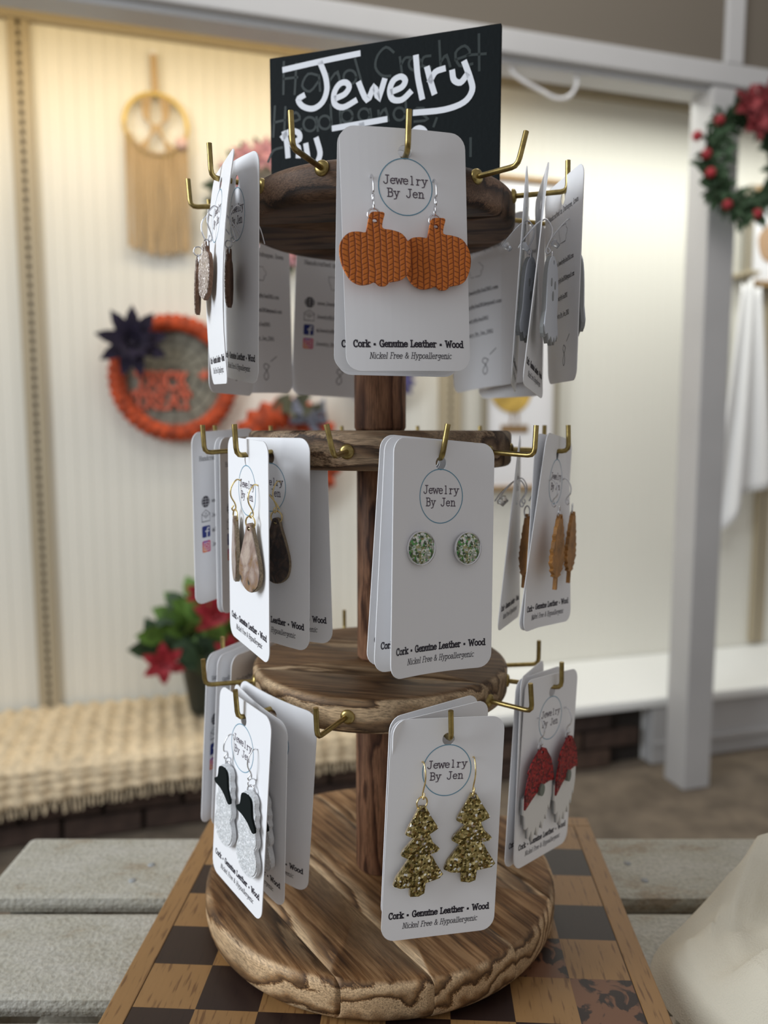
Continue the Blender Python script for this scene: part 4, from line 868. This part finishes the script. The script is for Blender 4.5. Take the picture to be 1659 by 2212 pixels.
# pendant outlines in millimetres, hole at the origin
PUMP = smooth_pts([(-1.5, 3.6), (1, 3.9), (4.2, 3.5), (3.4, 0), (3.3, -3.0), (7.2, -3.6), (12, -5.1), (15, -9.3), (16, -14.8), (14.5, -20.8), (12, -24.4), (7.2, -25.7), (5.7, -25.9), (4.2, -27.5), (1.2, -27.6), (-.9, -26.1), (-3.6, -27.1), (-7.8, -27.4), (-12, -25), (-15, -19.6), (-16.1, -14.2), (-15.4, -9.3), (-12, -5.7), (-7.8, -4.9), (-4.5, -5.1), (-3.6, -2.7), (-2.5, 2.1)], 3, True)
TREE = [(-1.4, 1.4), (1.4, 1.2), (4.4, -3.8), (8.0, -8.9), (6.5, -9.9), (3.8, -11.3), (5.8, -15.4), (9.1, -18.2), (7.9, -19.5), (5.1, -20.2), (7.9, -25), (11.3, -29.8), (9.6, -31.5), (3.1, -32.9), (2.7, -37.3), (0, -38.4), (-3.9, -38), (-4.1, -33.9), (-8.6, -33.9), (-11.8, -32.5), (-10.6, -29), (-5.1, -21.6), (-8.9, -19.5), (-7.9, -17.5), (-3.1, -12.7), (-7.2, -10.6), (-6.5, -8.6), (-3.1, -2.4)]
SNOW = smooth_pts([(-3.5, 1.5), (0, 2.2), (4, 1.5), (6, -1), (5.8, -4), (7.4, -6.5), (6.8, -9.5), (7.8, -12), (7, -14.2), (8.8, -18), (8.6, -21.5), (7.3, -23.6), (9.6, -28), (9.8, -33), (6.5, -37.2), (1, -38.6), (-5, -37.4), (-9, -33), (-9.4, -28), (-7.6, -23.8), (-8.8, -20), (-8.2, -16.5), (-6.6, -13.8), (-7, -9), (-6.3, -4), (-5.6, -1)], 2, True)
HAT = smooth_pts([(-4.6, .2), (0, .8), (3.2, 0), (4.4, -3), (5.2, -7.5), (8.0, -11.5), (8.6, -13.6), (6.4, -14.4), (2, -11.6), (-3.5, -9.8), (-8.2, -9.4), (-9.2, -7.6), (-6.2, -5.8), (-5.4, -3)], 2, True)
DROP = smooth_pts([(-1.4, 2.0), (1.4, 2.0), (2.8, -2), (5.2, -8), (7.7, -15), (8.3, -20), (6.8, -25), (3.2, -28), (0, -28.7), (-3.2, -28), (-6.8, -25), (-8.3, -20), (-7.7, -15), (-5.2, -8), (-2.8, -2)], 2, True)
OVAL = smooth_pts([(-1.6, 3), (1.4, 3.2), (2.4, 1), (3.0, -1.2), (7.0, -3), (9.4, -8), (9.4, -14), (6.8, -19.5), (3, -21.4), (0, -22.4), (-3, -21.2), (-7, -19.6), (-9.6, -14), (-9.6, -8), (-7, -3), (-2.8, -1.4), (-2.2, 1)], 3, True)
GHOST = smooth_pts([(-2.5, 2.4), (2.5, 2.4), (7, -1.5), (9, -8), (9.6, -16), (9.2, -22), (11.5, -29), (12, -33), (9.5, -32), (7.8, -35.5), (5, -33.6), (3, -36.6), (-.5, -34.2), (-3.4, -36.8), (-5.8, -33.8), (-9.5, -35.2), (-11.8, -31), (-9.8, -24), (-9.6, -16), (-9, -8), (-7, -1.5)], 2, True)
GHAT = [(-3, 1.5), (0, 2.6), (3.5, 1.5), (5.5, -1), (9, -4.5), (11.5, -10), (13.5, -17.5), (9, -16.8), (4, -17.4), (-2, -19.8), (-8, -23.2), (-13.5, -27), (-14, -20), (-12.4, -13), (-11, -9.5), (-12.6, -8.5), (-9.5, -4), (-6, -.8)]
BEARD = [(-13.4, -22), (-8, -19), (-2, -15), (4, -14), (9, -14), (13.2, -16), (13.6, -25), (12, -33), (10.6, -30), (9.6, -38), (8, -34.5), (6.2, -42), (4, -37), (1.5, -44.5), (-.5, -39), (-3, -46.5), (-4.6, -40), (-7, -44), (-8, -37), (-10.6, -38), (-11.6, -31), (-13.2, -30)]
def serr(n=9):
    R_ = [];
    prof = [(1.2, 1.6), (2.2, 0), (4.2, -4), (6.0, -8), (6.4, -11), (8.2, -15), (8.4, -18), (9.0, -21), (7.0, -25), (4.6, -28), (1.0, -30)]
    for i, (x, z) in enumerate(prof): R_ += [(x, z), (x * 1.10 + .9, z - 1.0)] if i < len(prof) - 1 else [(x, z)]
    R_ += [(1.1, -36)]; return R_ + [(-x, z) for x, z in R_[::-1]]
LEAF = serr()
MM = lambda P, s=1: [(x * .001 * s, z * .001 * s) for x, z in P]
HOLE = lambda r=.0011: ell(0, 0, r, r, 12)
def pendant(kind, root, loc, rot):
    base = Matrix.Translation(loc) @ Matrix.Rotation(rot, 4, 'Z')
    def put(o): o.matrix_local = base; return o
    def ext(P, M, y0, y1, n, hole=True, par=None, s=1):
        m = MB(); m.extrude(MM(P, s), y0, y1, HOLE() if hole else None)
        o = m.obj(n, M, par or root)
        if par is None: put(o)
        return o
    if kind == 'pumpkin': ext(PUMP, M_BRAID, -.0016, 0, 'pumpkin_pendant', s=.92)
    elif kind == 'tree':
        ext(TREE, M_GGOLD, -.0014, -.0005, 'tree_pendant'); ext(TREE, M_LEDGE, -.00049, .0006, 'backing', s=1.0)
    elif kind == 'snowman':
        b = ext(SNOW, M_WEDGE, -.0010, .0010, 'snowman_pendant'); ext(SNOW, M_GWHITE, -.0015, -.00102, 'glitter_face', par=b, s=.97); ext(HAT, M_BLACK, -.0026, -.00152, 'top_hat', hole=False, par=b)
        m = MB()
    elif kind in ('drop', 'drop_dark'):
        M = M_AGATE if kind == 'drop' else M_AGATED
        b = ext(DROP, M_LEDGE, -.0006, .0012, 'teardrop_pendant'); ext(DROP, M, -.0011, -.00062, 'glazed_face', par=b, s=.985)
    elif kind == 'ghost':
        b = ext(GHOST, M_EDGE, -.0004, .0012, 'ghost_pendant'); ext(GHOST, M_GHOST, -.0010, -.00042, 'white_face', par=b, s=.96)
        for x, z, a, c in ((-3, -9.5, 1.0, 1.9), (3, -9.5, 1.0, 1.9), (0, -15, 1.2, 2.2)):
            m = MB(); m.extrude(ell(x / 1000, z / 1000, a / 1000, c / 1000, 12), -.00125, -.00102); m.obj('eye' if z > -12 else 'mouth', M_EDGE, b)
    elif kind == 'gnome':
        b = ext(BEARD, M_WHITE, -.0012, -.0002, 'gnome_beard', hole=False); ext(BEARD, M_EDGE, -.00018, .0008, 'backing', hole=False, par=b)
        ext(GHAT, M_GRED, -.0022, -.0013, 'gnome_hat'); m = MB(); m.extrude(ell(.0005, -.0195, .0024, .0032, 16), -.0032, -.00122); put(m.obj('nose', M_NOSE, root))
    elif kind == 'leaf': ext(LEAF, M_LEAF, -.0014, .0004, 'leaf_pendant')
    elif kind == 'leaf_shadowed': ext(LEAF, M_LEAFD, -.0012, .0003, 'leaf_pendant')
    elif kind == 'glitter_pumpkin':
        b = ext(OVAL, M_CORK, -.0004, .0012, 'pumpkin_pendant'); ext(OVAL, M_GROSE, -.0010, -.00042, 'glitter_face', par=b, s=.98)
def earring(croot, bend, x, z, kind, metal, drop, label, sw=0, flip=1, wire=.0150, stopper=False, group='earrings on the cards', dy=0, tail=0):
    """hangs in the card through a pin hole at (x, z); drop = distance from the pin hole to the pendant's own hole"""
    p = Vector(bend(x, 0, z))
    Mf = Matrix.Scale(flip, 4, (0, 1, 0)) if flip < 0 else Matrix.Identity(4)
    w = croot.matrix_world @ Matrix.Translation(p) @ (Matrix.Rotation(PI, 4, 'Z') if flip < 0 else Matrix.Identity(4))
    r = empty('earring', m=w); tag(r, label, 'earring', group)
    a = rad(sw) * .6; c, s = math.cos(a), math.sin(a)
    R2 = lambda x_, y_, z_: (x_ * c - y_ * s * .0 + math.sin(a) * -y_ , y_ , z_)
    pts = smooth_pts([(.0010, .0100, -.0110 - tail), (.0004, .0075, -.0070), (0, .0022, -.0012), (0, 0, 0), (0, -.0022, .0004), (0, -.0046, -.0030), (0, -.0048, -.0070), (0, -.0030, -wire + .0035), (0, -.0026, -wire + .0012), (0, -.0036, -wire), (0, -.0044, -wire + .0012), (.0003, -.0036, -wire + .0026)], 4)
    m = MB(); m.tube([R2(*q) for q in pts], .00036, 6); m.obj('ear_wire', metal, r)
    ring = lambda cz, rr, yaw, th: MB().tube([(rr * math.cos(t * PI / 10) * math.cos(yaw), -.0034 + dy + rr * math.cos(t * PI / 10) * math.sin(yaw), cz + rr * math.sin(t * PI / 10)) for t in range(20)], th * 1.15, 6, True)
    gap = drop - wire; 
    if gap > .0052:
        r1 = min(.0021, max(.0012, gap * .24)); ring(-wire - r1 + .0004, r1, rad(80 + sw), .00026).obj('link', metal, r); zc = -wire - 2 * r1 + .0006
    else: zc = -wire + .0004
    r2 = max(.0012, (zc + drop) / 2 + .0003)
    ring((zc - drop) / 2, r2, rad(12 + sw) if r2 > .0018 else rad(70 + sw), .00034).obj('jump_ring', metal, r)
    pendant(kind, r, (0, -.0034 + dy, -drop), rad(sw))
    if stopper:
        m = MB(); m.lathe([(.0001, 0), (.0012, 0), (.0020, .0012), (.0013, .0022), (.0011, .0042), (.0001, .0042)], 12)
        m.obj('stopper', M_CLEAR, r, loc=(.0004, .0085, -.0100), rot=(rad(130), 0, 0))
    return r
def stud(croot, bend, x, z, label):
    r = empty('stud_earring', m=croot.matrix_world @ Matrix.Translation(Vector(bend(x, -TH / 2, z)))); tag(r, label, 'earring', 'earrings on the cards')
    m = MB(); m.lathe([(.0001, 0), (.0058, 0), (.0071, .0006), (.0072, .0022), (.0068, .0022), (.0066, .0019), (.0001, .0019)], 40)
    M = Matrix.Rotation(PI / 2, 4, 'X'); m.v = [tuple(M @ Vector(v)) for v in m.v]; m.obj('bezel', M_SILVER, r)
    m = MB(); m.lathe([(.0001, .0026), (.0050, .0025), (.0064, .0021), (.0066, .0017)], 40); m.v = [tuple(M @ Vector(v)) for v in m.v]; m.obj('glitter_disc', M_GGREEN, r)

C = make_card
# --- top tier
c, b = C((.0084, .3278, .1130), (14, -3, -1), k=(2, 0, 0), label='front card on the top tier holding two orange braided pumpkin earrings')
earring(c, b, -.0146, -.0108, 'pumpkin', M_SILVER, .0190, 'orange braided pumpkin earring, the left one, overlapping its twin', wire=.0105, dy=-.0012)
earring(c, b, .0118, -.0112, 'pumpkin', M_SILVER, .0190, 'orange braided pumpkin earring, the right one, tucked behind its twin', wire=.0105, dy=.0014)
C((.0070, .3330, .1128), (12, -1, 1.4), label='white card directly behind the orange pumpkin card'); C((.0074, .3390, .1122), (9, 1.0, .6), label='rearmost white card behind the orange pumpkin card')
c, b = C((-.0754, .3576, .1100), (-69.5, -1.8, 2.8), k=(0, 1.5, .4), label='bright curled card on the top left with glittering pumpkin earrings')
earring(c, b, -.0170, -.0105, 'glitter_pumpkin', M_SILVER, .0235, 'champagne glitter earring nearest the left brass hook of the top tier', sw=-10, dy=-.003)
earring(c, b, .0010, -.0105, 'glitter_pumpkin', M_SILVER, .0185, 'champagne glitter earring on the right half of the curled card', sw=6, dy=-.002)
c, b = C((-.0664, .3612, .1118), (-62.5, 1.2, 7.5), k=(2, 0, 0), label='shaded card behind the curled card on the top left')
earring(c, b, .0060, -.0115, 'glitter_pumpkin', M_SILVER, .0215, 'brown cork backed earring turned edge on, on the shaded top left card', sw=-22, dy=-.0025, tail=.004)
c, b = C((-.0771, .4766, .1115), (49, 1, -2), 'back', label='shaded card back with blurred print, hanging at the left under the top tier')
C((-.0850, .4420, .1090), (74, 1, 0), 'back', label='card back whose lower corner shows under the curled top left card')
c, b = C((-.0300, .5080, .1105), (20, 2, 2.5), 'back', label='card back with web and mail icons between the pumpkin card and the left cards')
c, b = C((.0545, .4850, .1140), (-50, 0, -5), 'back', k=(6, 0, 0), label='card back hanging just right of the orange pumpkin card')
C((.0665, .4765, .1150), (-64, 0, -4), 'back', k=(8, 0, 0), prints=False, label='card back just behind the one right of the pumpkin card')
C((.0760, .4720, .1085), (-54, 0, 0), 'back', label='lowest hanging card back at the right under the top tier')
c, b = C((.0874, .3890, .1125), (-85.5, 1.2, 1), 'back', k=(0, 0, 1), label='curved card back at the far right of the top tier with Dubuque Iowa print')
earring(c, b, .010, -.0120, 'ghost', M_SILVER, .0185, 'ghost earring hidden on the outer face of the far right top card', flip=-1, stopper=True)
c, b = C((.0735, .3730, .1060), (77, 1, 5), k=(0, 0, 3), label='edge on card at the top right, the one nearer the far right card')
earring(c, b, -.0130, -.0130, 'ghost', M_SILVER, .0190, 'pale ghost earring beside the far right top card, with two dark eyes', sw=-14, stopper=True, dy=-.002)
c, b = C((.0688, .3845, .1090), (78, 3, 3), label='edge on card at the top right, the one nearer the pumpkin card')
earring(c, b, -.0100, -.0120, 'ghost', M_SILVER, .0190, 'ghost earring between the two edge on cards at the top right', sw=-16, stopper=True, dy=-.001)
# --- middle tier
c, b = C((.0240, .3252, -.0138), (34, -3.8, 3.5), k=(-5, 0, 0), label='front card on the middle tier holding two green glitter studs')
stud(c, b, -.0115, -.0355, 'round green glitter stud earring, the left one of its card'); stud(c, b, .0133, -.0362, 'round green glitter stud earring, the right one of its card')
C((.0215, .3300, -.0136), (32, -2, 4.5), k=(-3, 0, 0), label='white card directly behind the green stud card'); C((.0212, .3340, -.0130), (30, -1, 4.8), label='rearmost white card behind the green stud card')
c, b = C((-.0620, .3487, -.0133), (-60.5, .3, 2.4), label='bright narrow looking card at the middle left with taupe teardrop earrings')
earring(c, b, -.0085, -.0102, 'drop', M_GOLD, .0188, 'glazed taupe teardrop earring seen nearly edge on', sw=-12, dy=.0004, wire=.0140)
earring(c, b, .0142, -.0102, 'drop', M_GOLD, .0188, 'glazed taupe teardrop earring turned to the front, gold wire', sw=12, dy=-.0004, wire=.0140)
c, b = C((-.0534, .3632, -.0128), (-46, -1, 0), k=(3, 0, 0), label='shaded card behind the taupe teardrop card with one dark teardrop in view')
earring(c, b, -.0120, -.0112, 'drop_dark', M_GOLD, .0188, 'dark brown teardrop earring hidden behind the taupe teardrop card', dy=.001, wire=.0140)
earring(c, b, .0075, -.0112, 'drop_dark', M_GOLD, .0188, 'dark brown teardrop earring in full view on the shaded card', sw=14, dy=.001, wire=.0140)
c, b = C((-.0490, .3735, -.0135), (-36, -1, -2.5), k=(2, 0, 0), label='rear card at the middle left reading only Wood at its lower edge')
earring(c, b, .0065, -.0112, 'drop_dark', M_GOLD, .0188, 'dark teardrop earring half hidden behind the shaded middle left card', sw=0, dy=.001, wire=.0140, tail=.004)
C((-.0919, .4440, -.0092), (61, 2.9, -3), 'back', label='leftmost card back of the middle tier with clear blue and pink icons')
C((-.0795, .4400, -.0128), (70, 1, -1), 'back', label='card back just left of the taupe teardrop card'); C((-.0823, .4410, -.0126), (70, 1, -1.2), 'back', label='card back between the leftmost one and its right neighbour')
c, b = C((.0887, .3942, -.0122), (57, 1, 4.6), k=(0, 0, 3), label='right hand card of the middle tier with tan leaf earrings')
earring(c, b, -.0120, -.0135, 'leaf', M_SILVER, .0180, 'tan wooden leaf earring, the left one on the right hand card', sw=3, dy=-.003, wire=.0130)
earring(c, b, .0130, -.0125, 'leaf', M_SILVER, .0180, 'tan wooden leaf earring, the right one on the right hand card', sw=6, dy=-.003, wire=.0130)
C((.0872, .3955, -.0125), (57.5, 1, 4.3), label='card tucked right behind the tan leaf card')
c, b = C((.0707, .4030, -.0133), (73.7, 2, 3.8), k=(0, 0, 2), label='nearly edge on card left of the tan leaf card')
earring(c, b, -.0130, -.0130, 'leaf', M_SILVER, .0180, 'reddish brown leaf earring on the nearly edge on card', sw=20, dy=-.003, stopper=True, wire=.0130)
earring(c, b, .0080, -.0120, 'leaf_shadowed', M_SILVER, .0180, 'shadow-darkened brown leaf earring behind the reddish one', sw=-24, dy=-.006, stopper=True, wire=.0130)
# --- bottom tier
c, b = C((.0285, .3276, -.1357), (16, -3.4, 3.9), label='front card on the bottom tier holding two gold Christmas tree earrings')
earring(c, b, -.0118, -.0098, 'tree', M_GOLD, .0195, 'gold glitter tree earring, the left one hanging a little lower', sw=4, dy=.0008)
earring(c, b, .0122, -.0088, 'tree', M_GOLD, .0165, 'gold glitter tree earring, the right one reaching over the card edge', sw=-10, dy=.0008)
C((.0262, .3345, -.1345), (33, 3, 0), k=(0, 0, 0), label='white card directly behind the gold tree card'); C((.0235, .3430, -.1352), (37, 4, 0), label='rearmost white card behind the gold tree card')
c, b = C((-.0670, .3552, -.1378), (-53, -3, 2.2), label='bright card at the bottom left with two snowman earrings')
earring(c, b, -.0100, -.0110, 'snowman', M_SILVER, .0170, 'white glitter snowman earring with black hat, higher left one', sw=0, dy=.0012, wire=.0115)
earring(c, b, .0150, -.0090, 'snowman', M_SILVER, .0220, 'white glitter snowman earring with black hat, lower right one', sw=2, dy=.0012, wire=.0140)
c, b = C((-.0620, .3583, -.1392), (-53, 2, 7), k=(3, 0, 0), label='shaded card just behind the snowman card')
earring(c, b, .0125, -.0115, 'snowman', M_SILVER, .0215, 'snowman earring in shade on the card behind the snowman card', dy=.001)
c, b = C((-.0545, .3640, -.1384), (-38, 3, 7.6), k=(4, 0, 0), label='rearmost of the three snowman cards at the bottom left')
earring(c, b, .0085, -.0160, 'snowman', M_SILVER, .0180, 'snowman earring turned edge on, on the rearmost snowman card', sw=-50, dy=-.003, tail=.004)
C((-.0897, .4410, -.1348), (70, 2, 3), 'back', label='leftmost card back of the bottom tier with small blue and pink icons')
C((-.0834, .4390, -.1350), (70, 2, 3), 'back', label='second card back behind the snowman card at the left'); C((-.0745, .4370, -.1350), (68, 2, 3), 'back', label='third card back behind the snowman card at the left')
c, b = C((.0894, .3971, -.1384), (47, -.6, 5.6), label='right hand card of the bottom tier with two red hatted gnome earrings')
earring(c, b, -.0135, -.0120, 'gnome', M_SILVER, .0165, 'gnome earring with red glitter hat and white beard, the left one', sw=0, dy=.0008, wire=.0130)
earring(c, b, .0140, -.0110, 'gnome', M_SILVER, .0165, 'gnome earring with red glitter hat and white beard, the right one', sw=6, dy=.0008, wire=.0130)
C((.0830, .3990, -.1380), (52, 0, 5.5), label='card tucked directly behind the gnome card'); C((.0795, .4000, -.1360), (66, 0, 5), label='card behind the gnome card whose top corner shows')
bpy.context.view_layer.update()
